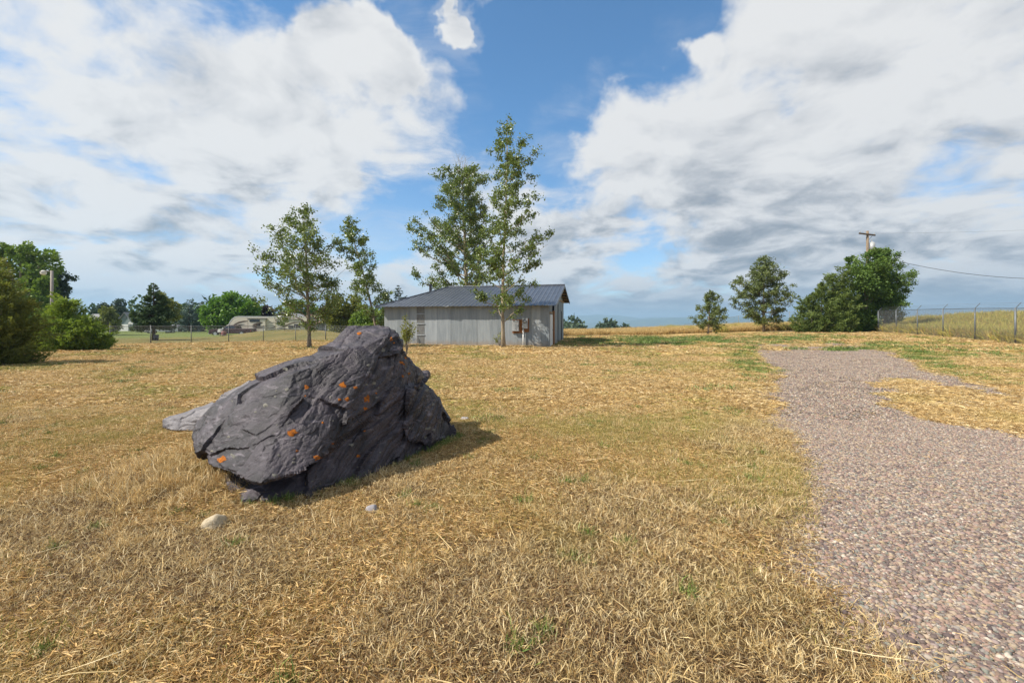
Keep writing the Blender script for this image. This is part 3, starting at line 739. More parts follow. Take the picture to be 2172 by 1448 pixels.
def build_grass():
    X, Y, S = [], [], []
    for n, d0, d1, s in ((23000, 0.9, 8.0, 0.80), (15000, 8.0, 22.0, 1.1), (13000, 22.0, 62.0, 2.1)):
        x, y = in_view(n, d0, d1); X.append(x); Y.append(y); S.append(rng.uniform(0.8, 1.25, n) * s)
    fx = rng.uniform(-32, -6, 700); X.append(fx); Y.append(52.5 + 0.685 * fx + rng.normal(size=700) * 0.10); S.append(rng.uniform(1.2, 2.4, 700))
    x = np.concatenate(X); y = np.concatenate(Y); s = np.concatenate(S); nf = len(x) - 700
    fence_foot = np.arange(len(x)) >= nf
    q = np.stack([x, y, np.zeros_like(x)], 1)
    # no grass on bare gravel, in the rock, or under the shed
    edge = np.minimum(x - path_edge(y, 0), path_edge(y, 1) - x)
    keep = ~((edge > 0.02) & (y < 31) & ~straw_strip(x, y) & (rng.uniform(size=len(x)) > 0.07 + 0.32 * np.exp(-np.clip(edge, 0, 9) / (0.10 + 0.02 * y)) + 0.45 * sstep(y, 20, 30) * (fbm(q * 0.5 + 5.0, 3) > 0.05)))
    u = (x + 9.15) * 0.978 - (y - 33.0) * 0.208; v = (x + 9.15) * 0.208 + (y - 33.0) * 0.978
    keep &= ~((u > -0.1) & (u < 12.0) & (v > -0.05) & (v < 10))
    keep &= ~((y > 50 + 0.0 * x) & (x > 5))
    keep &= ~((y - 0.685 * x > 52.3) & (x < -6) & ~fence_foot)
    x, y, s, q, edge, fence_foot = x[keep], y[keep], s[keep], q[keep], edge[keep], fence_foot[keep]
    g = fbm(q * 0.22 + 3.0, 4); br = fbm(q * 0.5 + 9.0, 4); t = rng.uniform(size=len(x))
    idx = rng.integers(0, 4, len(x))
    # brown trampled thatch, strongest in the foreground
    b0 = np.exp(-(((x - 0.1) / 1.5) ** 2 + ((y - 2.5) / 0.9) ** 2)) * 0.62 + np.exp(-(((x + 2.0) / 1.6) ** 2 + ((y - 3.2) / 0.8) ** 2)) * 0.35 + 0.10 * (y < 5)
    m = (br + b0 + rng.normal(size=len(x)) * 0.10) > 0.20 - 0.08 * (y < 4.2); idx[m] = 6 + rng.integers(0, 2, m.sum())
    gb = 0.16 * np.exp(-(((x - 1.9) / 1.5) ** 2 + ((y - 5.5) / 2.5) ** 2)) + 0.22 * np.exp(-(((x + 2.6) / 1.4) ** 2 + ((y - 2.4) / 0.9) ** 2)) + 0.35 * np.exp(-((edge + 0.8) / 0.8) ** 2) * sstep(y, 9, 14)
    m = (g + gb + rng.normal(size=len(x)) * 0.12) > 0.27; idx[m] = 4 + rng.integers(0, 2, m.sum())
    bank = np.exp(-(((x + 3.0) / 0.75) ** 2 + ((y - 4.3) / 0.7) ** 2))
    m = t < 0.022 + 0.035 * (y < 9) + 0.45 * bank; idx[m] = 8 + rng.integers(0, 2, m.sum()); s = np.where(m & (bank > 0.25), s * 1.5, s)
    m = (t > 0.965) & (y < 20); idx[m] = 12 + rng.integers(0, 2, m.sum())
    # greener growth: at the foot of the rock, along the far drive edge and where the drive fans out
    gg = 0.008 + 0.5 * np.exp(-((edge + 0.5) / 0.55) ** 2) * sstep(y, 10, 15) * (1 - sstep(y, 30, 34)) * (fbm(q * 0.6, 3) > 0.0)
    fan = np.exp(-(((x - 13.5) / 11) ** 2 + ((y - 37) / 6.0) ** 2) ** 1.5) + 0.6 * np.exp(-(((x - 20.5) / 5) ** 2 + ((y - 25) / 4.0) ** 2))
    gg = gg + 0.85 * fan * (fbm(q * 0.35 + 1.7, 3) > -0.22)
    base = np.exp(-np.abs((x + 2.1) * 0.87 - (y - 3.75) * 0.49 - 0.10) / 0.10) * sstep(y, 3.5, 3.9) * (1 - sstep(y, 5.9, 6.3))
    gg = gg + 0.55 * base
    m = rng.uniform(size=len(x)) < gg; idx[m] = 10 + rng.integers(0, 2, m.sum())
    far = sstep(y, 6, 12) > rng.uniform(size=len(x))
    m = far & (idx < 4); idx[m] = 16 + rng.integers(0, 2, m.sum())
    m = far & (idx >= 4) & (idx < 6); idx[m] = 18
    m = far & (idx >= 6) & (idx < 8) & (rng.uniform(size=len(x)) < 0.6); idx[m] = 16
    m = far & (idx >= 10) & (idx < 12); idx[m] = 19
    idx[fence_foot] = 6 + rng.integers(0, 4, fence_foot.sum())
    strip = straw_strip(x, y) & (edge > 0); idx[strip] = rng.integers(0, 4, strip.sum())
    rot = np.stack([rng.normal(size=len(x)) * 0.05, rng.normal(size=len(x)) * 0.05, rng.uniform(0, 2 * PI, len(x))], 1)
    loose = (edge > 0.12) & (y < 24) & ~strip; idx[strip] = 16 + rng.integers(0, 2, strip.sum()); idx[loose] = 14 + rng.integers(0, 2, loose.sum())
    z = height(x, y) + np.where((strip | loose | ((edge > 0.15) & (y < 31))), 0.05, 0.0)
    scatter('dry_grass', np.stack([x, y, z], 1), rot, s, idx, grass_protos(), 'mown dry straw coloured grass covering the field', 'grass')
build_grass()

def gravel_protos():
    pal = np.array([(0.25, 0.18, 0.155), (0.16, 0.125, 0.115), (0.30, 0.24, 0.20), (0.21, 0.195, 0.18), (0.19, 0.20, 0.175), (0.38, 0.31, 0.235), (0.26, 0.18, 0.15), (0.45, 0.40, 0.34), (0.12, 0.095, 0.095), (0.33, 0.265, 0.175), (0.25, 0.20, 0.19), (0.26, 0.19, 0.15), (0.30, 0.24, 0.17)])
    bm = bmesh.new(); bmesh.ops.create_icosphere(bm, subdivisions=1, radius=1.0)
    sv = np.array([v.co[:] for v in bm.verts]); sf = np.array([[v.index for v in f.verts] for f in bm.faces]); bm.free()
    out = []; m = attr_mat('pebble', 0.8, 0.25)
    for k in range(5):
        r = np.random.default_rng(700 + k); n = 420
        a = r.uniform(0, 2 * PI, n); q = np.sqrt(r.uniform(0, 1, n)) * 0.24
        rad = np.clip(r.lognormal(-5.0, 0.45, n), 0.003, 0.019)
        V = sv[None] * (1 + 0.22 * r.normal(size=(n, len(sv), 1)))
        V = V * (rad[:, None] * np.stack([r.uniform(0.8, 1.35, n), r.uniform(0.7, 1.1, n), r.uniform(0.45, 0.8, n)], 1))[:, None, :]
        c, s = np.cos(a * 3.1), np.sin(a * 3.1)
        V = np.stack([V[..., 0] * c[:, None] - V[..., 1] * s[:, None], V[..., 0] * s[:, None] + V[..., 1] * c[:, None], V[..., 2]], 2)
        V = V + np.stack([q * np.cos(a), q * np.sin(a), rad * 0.3 + r.uniform(0, 0.006, n)], 1)[:, None, :]
        Fq = (sf[None] + (np.arange(n) * len(sv))[:, None, None]).reshape(-1, 3)
        col = pal[r.integers(0, len(pal), n)] * r.uniform(0.62, 1.12, (n, 1)) * np.array([1.03, 0.99, 0.95])
        col = np.concatenate([np.repeat(col, len(sv), 0), np.ones((n * len(sv), 1))], 1)
        me = np_mesh('gravel%d' % k, V.reshape(-1, 3), Fq, {'col': ('FLOAT_COLOR', col)})
        out.append((me, m))
    return out
def build_gravel():
    X, Y, S = [], [], []
    for n, d0, d1, s in ((9000, 0.9, 7.0, 1.0), (15000, 7.0, 31.0, 1.35)):
        x, y = in_view(n, d0, d1); X.append(x); Y.append(y); S.append(rng.uniform(0.9, 1.1, n) * s)
    x = np.concatenate(X); y = np.concatenate(Y); s = np.concatenate(S)
    edge = np.minimum(x - path_edge(y, 0), path_edge(y, 1) - x)
    k = (edge > -0.05) & (y < 30 + rng.normal(size=len(x)) * 1.0); x, y, s = x[k], y[k], s[k]
    u = np.clip((x - path_edge(y, 0)) / (path_edge(y, 1) - path_edge(y, 0)), 0, 1)
    tr = (np.exp(-((u - 0.27) / 0.07) ** 2) + np.exp(-((u - 0.66) / 0.07) ** 2)) * (0.45 + 0.9 * fbm(np.stack([x * 0.5, y * 0.5, x * 0 + 2], 1), 3))
    k = rng.uniform(size=len(x)) > 0.75 * tr; x, y, s, u = x[k], y[k], s[k], u[k]
    z = height(x, y) + 0.008 + 0.05 * np.clip(np.minimum(u, 1 - u), 0, 0.08) / 0.08
    rot = np.stack([np.zeros(len(x)), np.zeros(len(x)), rng.uniform(0, 2 * PI, len(x))], 1)
    scatter('gravel', np.stack([x, y, z], 1), rot, s, rng.integers(0, 5, len(x)), gravel_protos(), 'loose reddish and grey pebbles covering the drive', 'gravel')
build_gravel()

def build_tall_grass():
    pal_y = np.array([(0.60, 0.44, 0.18), (0.52, 0.35, 0.14), (0.68, 0.52, 0.25), (0.40, 0.26, 0.11)])
    pal_w = np.array([(0.36, 0.34, 0.075), (0.50, 0.42, 0.11), (0.54, 0.42, 0.15), (0.24, 0.27, 0.065), (0.42, 0.27, 0.10)])
    P = []
    for k in range(2):
        r = np.random.default_rng(800 + k)
        P.append((proto('tall%d' % k, [blades(r, 120, 0.4, (0.45, 1.0), (0.008, 0.02), (1.0, 1.5), pal_y, (0, 0.01), 0.6)]), M_TALL))
    for k in range(2):
        r = np.random.default_rng(850 + k)
        P.append((proto('weed%d' % k, [blades(r, 150, 0.5, (0.5, 1.25), (0.012, 0.03), (0.9, 1.5), pal_w, (0, 0.01), 0.9)]), M_TALL))
    # standing hay at the far edge of the field
    n = 5200; x = rng.uniform(2, 44, n); y0 = 52 + 0.16 * np.clip(x, 0, 60); y = y0 + rng.uniform(0, 1, n) ** 1.3 * 22
    i = rng.integers(0, 2, n); s = rng.uniform(0.65, 1.0, n) * (0.75 + 0.25 * sstep(x, 8, 22))
    m = (fbm(np.stack([x * 0.3, y * 0.3, x * 0], 1), 3) > 0.25) & (x > 22); i[m] = 2
    scatter('tall_dry_grass', np.stack([x, y, height(x, y)], 1), np.stack([x * 0, x * 0, rng.uniform(0, 2 * PI, n)], 1), s, i, P, 'tall yellow dry grass standing along the far field edge', 'grass')
    # weeds on the bank outside the right fence
    n = 7500; y = rng.uniform(16, 62, n); x = 37.9 + (y - 47.5) * 0.36 + np.where(y > 47.5, -(y - 47.5) * 0.33, 0) + 0.6 + rng.uniform(0, 1, n) ** 1.2 * 12
    i = np.where(rng.uniform(size=n) < 0.22, rng.integers(0, 2, n), 2 + rng.integers(0, 2, n))
    scatter('weeds', np.stack([x, y, height(x, y)], 1), np.stack([x * 0, x * 0, rng.uniform(0, 2 * PI, n)], 1), rng.uniform(0.50, 0.95, n), i, P, 'tall green and tan weeds on the bank behind the right fence', 'weeds')
M_TALL = attr_mat('tall_grass_blades', 0.7, 0.15)
build_tall_grass()

# ------------------------------------------------------------------ shed
def metal_mat(name, a, b_, rough=0.45, metal=0.55, streak=(3.0, 3.0, 0.35), dirt=False):
    m = bpy.data.materials.new(name); m.use_nodes = True
    t = NT(m.node_tree); b = t.n['Principled BSDF']
    tc = t.new('ShaderNodeTexCoord'); v = t.vec('MULTIPLY', tc.outputs['Object'], streak)
    n = t.noise(v, 1.6, 6, 0.65); n2 = t.noise(tc.outputs['Object'], 9, 5, 0.7)
    col = t.mix(t.step(n, 0.32, 0.68), a, b_)
    col = t.mix(t.step(n2, 0.60, 0.75, 0.0, 0.35), col, tuple(c * 0.6 for c in a))
    if dirt:
        sp = t.new('ShaderNodeSeparateXYZ'); t.l.new(tc.outputs['Object'], sp.inputs[0])
        hh = t.math('ADD', sp.outputs[2], t.math('MULTIPLY', t.noise(tc.outputs['Object'], 3.5, 5, 0.7), -0.7))
        col = t.mix(t.step(hh, -0.25, 0.15, 0.55, 0.0), col, (0.27, 0.20, 0.13))
        n4 = t.noise(t.vec('MULTIPLY', tc.outputs['Object'], (7, 7, 0.5)), 1.3, 5, 0.7)
        col = t.mix(t.step(n4, 0.64, 0.74, 0.0, 0.45), col, (0.17, 0.12, 0.085))
    t.l.new(col, b.inputs['Base Color'])
    b.inputs['Metallic'].default_value = metal; b.inputs['Specular IOR Level'].default_value = 0.4
    t.l.new(t.step(n2, 0.3, 0.7, rough - 0.08, rough + 0.12), b.inputs['Roughness'])
    return m
M_GALV = [metal_mat('galvanised_a', (0.25, 0.275, 0.29), (0.33, 0.355, 0.365), 0.55, 0.25, dirt=True),
          metal_mat('galvanised_b', (0.215, 0.24, 0.255), (0.29, 0.315, 0.325), 0.55, 0.25, dirt=True),
          metal_mat('galvanised_c', (0.29, 0.315, 0.33), (0.37, 0.395, 0.405), 0.55, 0.25, dirt=True)]
M_FIBRE = mat('smoky_fibreglass', (0.13, 0.13, 0.125), 0.35, 0.5, var=(0.20, 0.20, 0.19), scale=5, coord='Object', stretch=(3, 3, 0.6))
M_ROOF = metal_mat('blue_grey_roof_steel', (0.085, 0.096, 0.118), (0.12, 0.133, 0.157), 0.36, 0.45, (1.2, 1.2, 1.2))
M_WOOD = mat('brown_wood', (0.20, 0.085, 0.03), 0.8, 0.2, var=(0.27, 0.125, 0.05), scale=8, stretch=(4, 4, 0.6))
M_WOODL = mat('pale_timber', (0.36, 0.26, 0.16), 0.8, 0.2, var=(0.26, 0.18, 0.11), scale=8)
M_WHITE = mat('white_paint', (0.72, 0.71, 0.68), 0.5, 0.4, var=(0.64, 0.62, 0.58), scale=5)
M_BLACK = mat('black_gap', (0.012, 0.012, 0.013), 0.8, 0.2)
M_DARKM = mat('dark_steel', (0.05, 0.05, 0.055), 0.5, 0.4, metal=0.4)
M_GREYBOX = metal_mat('grey_enamel', (0.32, 0.33, 0.33), (0.40, 0.41, 0.41), 0.45, 0.1)
M_GLASS = mat('dark_glass', (0.02, 0.023, 0.028), 0.08, 0.6)
TH = R(12.0)
SHX, SHY = -9.15, 32.75
def sheet(u0, u1, z0, z1, v, pitch=0.076, amp=0.004, facing=-1):
    """corrugated sheet in the u,z plane at depth v"""
    n = max(2, int(round((u1 - u0) / pitch * 4))); us = np.linspace(u0, u1, n + 1)
    dv = amp * np.cos((us - u0) / pitch * 2 * PI)
    vs = [(u, v + d, z0) for u, d in zip(us, dv)] + [(u, v + d, z1) for u, d in zip(us, dv)]
    vs += [(u, v + d - facing * 0.003, z0) for u, d in zip(us, dv)] + [(u, v + d - facing * 0.003, z1) for u, d in zip(us, dv)]
    m = n + 1
    fs = [(i, i + 1, i + 1 + m, i + m) for i in range(n)] + [(i + 2 * m, i + 3 * m, i + 1 + 3 * m, i + 1 + 2 * m) for i in range(n)]
    fs += [(0, m, 3 * m, 2 * m), (n, n + 2 * m, n + 3 * m, n + m)]
    return MB().add(vs, fs)
def build_shed():
    root = empty('shed', (SHX, SHY, 0), -TH, 'grey corrugated metal shed with a blue grey metal roof', 'shed')
    L, D, G0 = 11.85, 9.8, -0.25
    EV, RG, BE = 2.83, 4.52, 3.52              # eave, ridge, back eave heights
    RV = 5.7                                   # ridge depth
    OV = 0.45                                  # overhang
    HIPU = 2.75
    def zroof(v): return EV + (RG - EV) * v / RV if v <= RV else RG + (BE - RG) * (v - RV) / (D - RV)
    wall = MB()                                # inner framing so nothing is see-through
    wall.add([(0.06, 0.06, G0), (L - 0.06, 0.06, G0), (L - 0.06, D - 0.06, G0), (0.06, D - 0.06, G0),
              (0.06, 0.06, EV - 0.05), (L - 0.06, 0.06, EV - 0.05), (L - 0.06, D - 0.06, BE - 0.1), (0.06, D - 0.06, BE - 0.1), (L - 0.06, RV, RG - 0.10), (0.06, 5.0, EV)],
             [(0, 1, 5, 4), (1, 2, 6, 8, 5), (2, 3, 7, 6), (3, 0, 4, 7)])
    wall.build('wall_frame', M_BLACK, root)
    # front sheets
    edges = [0.0, 0.95, 1.9, 2.45, 3.05, 4.0, 4.95, 5.9, 6.85, 7.8, 8.75, 9.7, 10.65, 11.35, L]
    tones = [0, 1, 2, None, 2, 0, 1, 1, 0, 1, 0, 1, 2, 1]
    for k, (a, b) in enumerate(zip(edges, edges[1:])):
        off = 0.012 if k % 2 else 0.0
        if tones[k] is None:
            w = sheet(a, b, G0, EV + 0.02, -0.005, 0.076, 0.004).build('window_panel', M_FIBRE, root, True)
            w['label'] = 'smoky translucent window sheet with three pale battens'
            for z in (0.75, 1.55, 2.25): MB().box(((a + b) / 2, -0.03, z), (b - a + 0.02, 0.03, 0.07)).build('batten', M_GALV[2], w)
        else:
            s = sheet(a - 0.04, b + 0.04, G0, EV + 0.02, -off, 0.076, 0.0028).build('wall_sheet', M_GALV[tones[k]], root)
    MB().box((L - 0.01, -0.022, 1.3), (0.10, 0.02, 3.0)).build('corner_flashing', M_GALV[1], root)
    # right gable
    def gable(v0, v1, z0, z1f, name, m, off=0.0, corr=True):
        # sheet in the v,z plane at u = L, top following zroof or fixed height
        mb = MB(); n = max(2, int((v1 - v0) / 0.076 * 4)) if corr else 1
        vs_ = np.linspace(v0, v1, n + 1); zt = [min(z1f, zroof(v) - 0.03) if z1f else zroof(v) - 0.03 for v in vs_]
        du = 0.010 * np.cos((vs_ - v0) / 0.076 * 2 * PI) if corr else np.zeros(n + 1)
        P = []
        for q in (0.0, -0.02):
            P += [(L + off + d + q, v, z0) for v, d in zip(vs_, du)] + [(L + off + d + q, v, z) for v, d, z in zip(vs_, du, zt)]
        m_ = n + 1
        fs = [(i, i + 1, i + 1 + m_, i + m_) for i in range(n)] + [(i + 2 * m_, i + 3 * m_, i + 1 + 3 * m_, i + 1 + 2 * m_) for i in range(n)]
        fs += [(0, m_, 3 * m_, 2 * m_), (n, n + 2 * m_, n + 3 * m_, n + m_)] + [(i + m_, i + 1 + m_, i + 1 + 3 * m_, i + 3 * m_) for i in range(n)]
        return mb.add(P, fs).build(name, m, root)
    gable(0.0, 0.42, G0, None, 'wall_sheet', M_GALV[0])
    d = MB().box((L + 0.03, 1.15, 1.12), (0.05, 1.35, 2.15)).build('door', M_WHITE, root, bevel=0.006); d['label'] = 'white hinged door beside the front corner'
    MB().tube([(L + 0.06, 1.7, 1.1), (L + 0.11, 1.7, 1.1)], 0.035, 10).build('door_knob', M_DARKM, d)
    MB().box((L + 0.025, 1.15, 2.30), (0.06, 1.55, 0.14)).build('door_header', M_WOODL, root)
    MB().box((L + 0.05, 2.35, 1.25), (0.09, 0.75, 2.45)).build('door_post', M_WOOD, root)
    gable(0.42, 2.0, 2.38, None, 'wall_sheet', M_GALV[1], -0.01)
    gable(2.75, 4.9, G0, 3.35, 'sliding_door', M_GALV[0], 0.05)
    sd = gable(5.4, 9.6, G0 + 0.05, 3.35, 'sliding_door', M_GALV[1], 0.05)
    MB().box((L + 0.075, 7.7, 1.35), (0.03, 0.22, 2.5)).build('door_slot', M_BLACK, sd)
    gable(9.6, D, G0, None, 'wall_sheet', M_GALV[1])
    gable(2.7, 9.75, 3.44, None, 'gable_sheet', M_GALV[2], 0.015)
    MB().box((L + 0.07, 6.1, 3.42), (0.10, 7.2, 0.11)).build('door_track', M_WOODL, root)
    # roof: ribbed sheets up the front slope
    def roof_pt(u, v, up=0.0): return (u, v, zroof(v) + 0.06 + up)
    u_a, u_b = -0.55, L + 0.55
    n = 14; w = (u_b - u_a) / n
    def top_v(u):      # hip line on the left
        return RV if u >= HIPU else -OV + (RV + OV) * (u - u_a) / (HIPU - u_a)
    def zf(v): return EV + (RG - EV) * v / RV + 0.06
    for k in range(n):
        a, b = u_a + k * w, u_a + (k + 1) * w
        mb = MB(); cols = np.linspace(a, b, 13)
        rib = [0.035 if j in (0, 4, 8, 12) else 0.0 for j in range(13)]
        P, Fs = [], []
        for j, u in enumerate(cols):
            tv = max(top_v(u), -OV + 0.001)
            wav = 0.012 * math.sin(u * 5.1)
            for q in (rib[j], rib[j] - 0.03):
                P.append((u, -OV, zf(-OV) + q + wav * 0.4)); P.append((u, tv, zf(tv) + q))
        for j in range(12):
            o = j * 4
            Fs += [(o, o + 4, o + 5, o + 1), (o + 2, o + 3, o + 7, o + 6), (o, o + 2, o + 6, o + 4), (o + 1, o + 5, o + 7, o + 3)]
        mb.add(P, Fs + [(0, 1, 3, 2), (48, 50, 51, 49)]).build('roof_sheet', M_ROOF, root)
    # left hip face and back slope
    t = 0.03
    hipP = [(u_a, -OV, zf(-OV)), (HIPU, RV, zf(RV)), (u_a, D + OV, BE)]
    MB().add(hipP + [(x, y, z - t) for x, y, z in hipP], [(0, 1, 2), (5, 4, 3), (0, 3, 4, 1), (1, 4, 5, 2), (2, 5, 3, 0)]).build('hip_roof', M_ROOF, root)
    zb = RG + 0.06 + (BE - RG) * (D + OV - RV) / (D - RV)
    bk = [(HIPU, RV, RG + 0.06), (u_b, RV, RG + 0.06), (u_b, D + OV, zb), (u_a, D + OV, zb)]
    MB().add(bk + [(x, y, z - t) for x, y, z in bk], [(0, 1, 2, 3), (7, 6, 5, 4), (0, 4, 5, 1), (1, 5, 6, 2), (2, 6, 7, 3), (3, 7, 4, 0)]).build('back_roof', M_ROOF, root)
    MB().tube([(HIPU, RV, RG + 0.10), (u_b, RV, RG + 0.10)], 0.06, 6).build('ridge_cap', M_ROOF, root)
    MB().tube([(u_a + 0.05, -OV, zf(-OV) + 0.03), (HIPU, RV, RG + 0.10)], 0.045, 6).build('hip_cap', M_ROOF, root)
    # barge boards and purlin ends under the gable overhang
    for (va, vb) in ((-OV, RV), (RV, D + OV)):
        za, zb_ = (zf(-OV), RG + 0.06) if va < 0 else (RG + 0.06, zb)
        MB().add([(u_b - q, v, z - dz) for q in (0.0, 0.04) for v, z in ((va, za), (vb, zb_)) for dz in (0.035, 0.17)],
                 [(0, 1, 3, 2), (4, 6, 7, 5), (0, 4, 5, 1), (2, 3, 7, 6), (0, 2, 6, 4), (1, 5, 7, 3)]).build('barge_board', M_DARKM if va > 0 else M_GALV[1], root)
    for k in range(6):
        v = RV + 0.35 + k * 0.78; z = RG + 0.06 + (BE - RG) * (v - RV) / (D - RV)
        MB().box((L + 0.26, v, z - 0.11), (0.50, 0.09, 0.13)).build('purlin', M_WOODL, root)
    for k in range(5):
        v = 0.3 + k * 1.1; MB().box((L + 0.26, v, zroof(v) - 0.06), (0.50, 0.09, 0.13)).build('purlin', M_WOODL, root)
    # stove pipe behind the hip
    MB().tube([(1.45, 5.0, 3.2), (1.45, 5.0, 4.75)], 0.11, 10).tube([(1.45, 5.0, 4.72), (1.45, 5.0, 4.80)], 0.16, 10).build('stove_pipe', M_DARKM, root)
    # loose scraps hanging from the eave
    MB().tube([(4.6, -OV - 0.02, 2.78), (4.8, -OV - 0.03, 2.72), (5.0, -OV - 0.02, 2.76)], 0.012, 5).build('loose_wire', M_GALV[2], root)
    def place(u, v, z):
        return (SHX + u * math.cos(TH) + v * math.sin(TH), SHY - u * math.sin(TH) + v * math.cos(TH), z)
    # service panel, then the meter on its mast
    e = empty('breaker_box', place(9.62, -0.03, 1.35), -TH, 'grey electrical panel box on a brown backing board on the shed front', 'electric box')
    MB().box((0.12, -0.015, 0.02), (0.70, 0.03, 0.92)).build('backing_board', M_WOOD, e)
    bx = MB().box((0.02, -0.12, 0.06), (0.46, 0.16, 0.74)).build('panel_box', M_GREYBOX, e, bevel=0.012)
    MB().box((0.02, -0.208, 0.06), (0.41, 0.012, 0.68)).build('panel_cover', M_GREYBOX, e)
    MB().box((0.19, -0.22, 0.06), (0.03, 0.02, 0.08)).build('latch', M_DARKM, e)
    e = empty('electric_meter', place(10.28, -0.03, -0.05), -TH, 'grey electric meter box on a white conduit near the shed corner', 'electric meter')
    MB().box((0.02, -0.015, 1.50), (0.46, 0.03, 0.92)).build('backing_board', M_WOOD, e)
    MB().box((0, -0.12, 1.62), (0.36, 0.17, 0.70)).build('meter_box', M_GREYBOX, e, bevel=0.012)
    ds = MB().tube([(0.0, -0.20, 1.76), (0.0, -0.25, 1.76)], 0.125, 16).build('meter_ring', M_DARKM, e)
    MB().sphere((0, -0.25, 1.76), 0.105, 14, 8).build('meter_glass', M_GREYBOX, ds, True)
    MB().tube([(-0.12, -0.12, -0.15), (-0.12, -0.12, 1.26)], 0.05, 10).build('conduit', M_WHITE, e, True)
build_shed()

# ------------------------------------------------------------------ trees
def leaf_mesh(name, P, size, r, aspect=0.65, out=None, outw=0.0, tint=None, fold=0.18):
    """leaf faces: pointed rhombus folded along its rib, one per point"""
    n = len(P); P = np.asarray(P, float)
    ax = r.normal(size=(n, 3)); ax[:, 2] -= 0.25
    if out is not None: ax = ax * (1 - outw) + out * outw * 2.0
    ax /= np.linalg.norm(ax, axis=1)[:, None] + 1e-9
    b = np.cross(ax, r.normal(size=(n, 3))); b /= np.linalg.norm(b, axis=1)[:, None] + 1e-9
    c = np.cross(ax, b)
    s = size * r.uniform(0.7, 1.3, n)
    L = ax * s[:, None]; W = b * (s * aspect * 0.5)[:, None]; U = c * (s * fold * 0.5)[:, None]
    V = np.stack([P, P + L * 0.45 + W + U, P + L, P + L * 0.45 - W + U], 1).reshape(-1, 3)
    k = np.arange(n)[:, None] * 4
    Fq = np.concatenate([k + np.array([[0, 1, 2]]), k + np.array([[0, 2, 3]])])
    if tint is None: tint = r.uniform(0, 1, n)
    return np_mesh(name, V, Fq, {'tint': ('FLOAT', np.repeat(tint, 4))})
M_LEAF_POP = leaf_mat('poplar_leaf', (0.055, 0.092, 0.020), (0.215, 0.275, 0.065), 0.30, 0.34, 0.55)
M_LEAF_POP2 = leaf_mat('olive_leaf', (0.06, 0.09, 0.026), (0.19, 0.225, 0.07), 0.26, 0.5, 0.3)
M_LEAF_GRN = leaf_mat('maple_leaf', (0.065, 0.155, 0.020), (0.18, 0.30, 0.045), 0.30)
M_LEAF_MID = leaf_mat('green_leaf', (0.09, 0.16, 0.03), (0.24, 0.32, 0.065), 0.30)
M_LEAF_THK = leaf_mat('thicket_leaf', (0.06, 0.12, 0.024), (0.18, 0.26, 0.055), 0.30)
M_LEAF_LIME = leaf_mat('yellow_green_leaf', (0.14, 0.16, 0.03), (0.27, 0.27, 0.06), 0.30)
M_LEAF_PLUM = leaf_mat('plum_leaf', (0.018, 0.012, 0.018), (0.04, 0.022, 0.03), 0.2)
M_NEEDLE = leaf_mat('spruce_needle', (0.04, 0.08, 0.03), (0.11, 0.165, 0.06), 0.10, 0.6)
M_NEEDLEB = leaf_mat('blue_spruce_needle', (0.065, 0.105, 0.09), (0.15, 0.21, 0.18), 0.10, 0.6)
M_NEEDLED = leaf_mat('pine_needle', (0.035, 0.062, 0.038), (0.08, 0.12, 0.065), 0.10, 0.6)
M_JUNI = leaf_mat('juniper_spray', (0.10, 0.165, 0.03), (0.30, 0.38, 0.07), 0.32, 0.6)
M_JUNI2 = leaf_mat('olive_juniper_spray', (0.10, 0.125, 0.03), (0.26, 0.28, 0.075), 0.30, 0.6)
M_JUNI3 = leaf_mat('grey_green_juniper', (0.075, 0.115, 0.03), (0.21, 0.265, 0.07), 0.28, 0.6)
M_BARK = mat('grey_brown_bark', (0.17, 0.135, 0.10), 0.9, 0.1, var=(0.27, 0.23, 0.18), scale=7, bump=0.5, bscale=25, stretch=(2, 2, 0.7))
M_BARKP = mat('tan_poplar_bark', (0.24, 0.19, 0.13), 0.9, 0.1, var=(0.36, 0.30, 0.21), scale=6, bump=0.4, bscale=25, stretch=(2, 2, 0.7))
M_BARKD = mat('dark_bark', (0.06, 0.045, 0.035), 0.95, 0.1, var=(0.10, 0.08, 0.06), scale=7, bump=0.5, bscale=25)

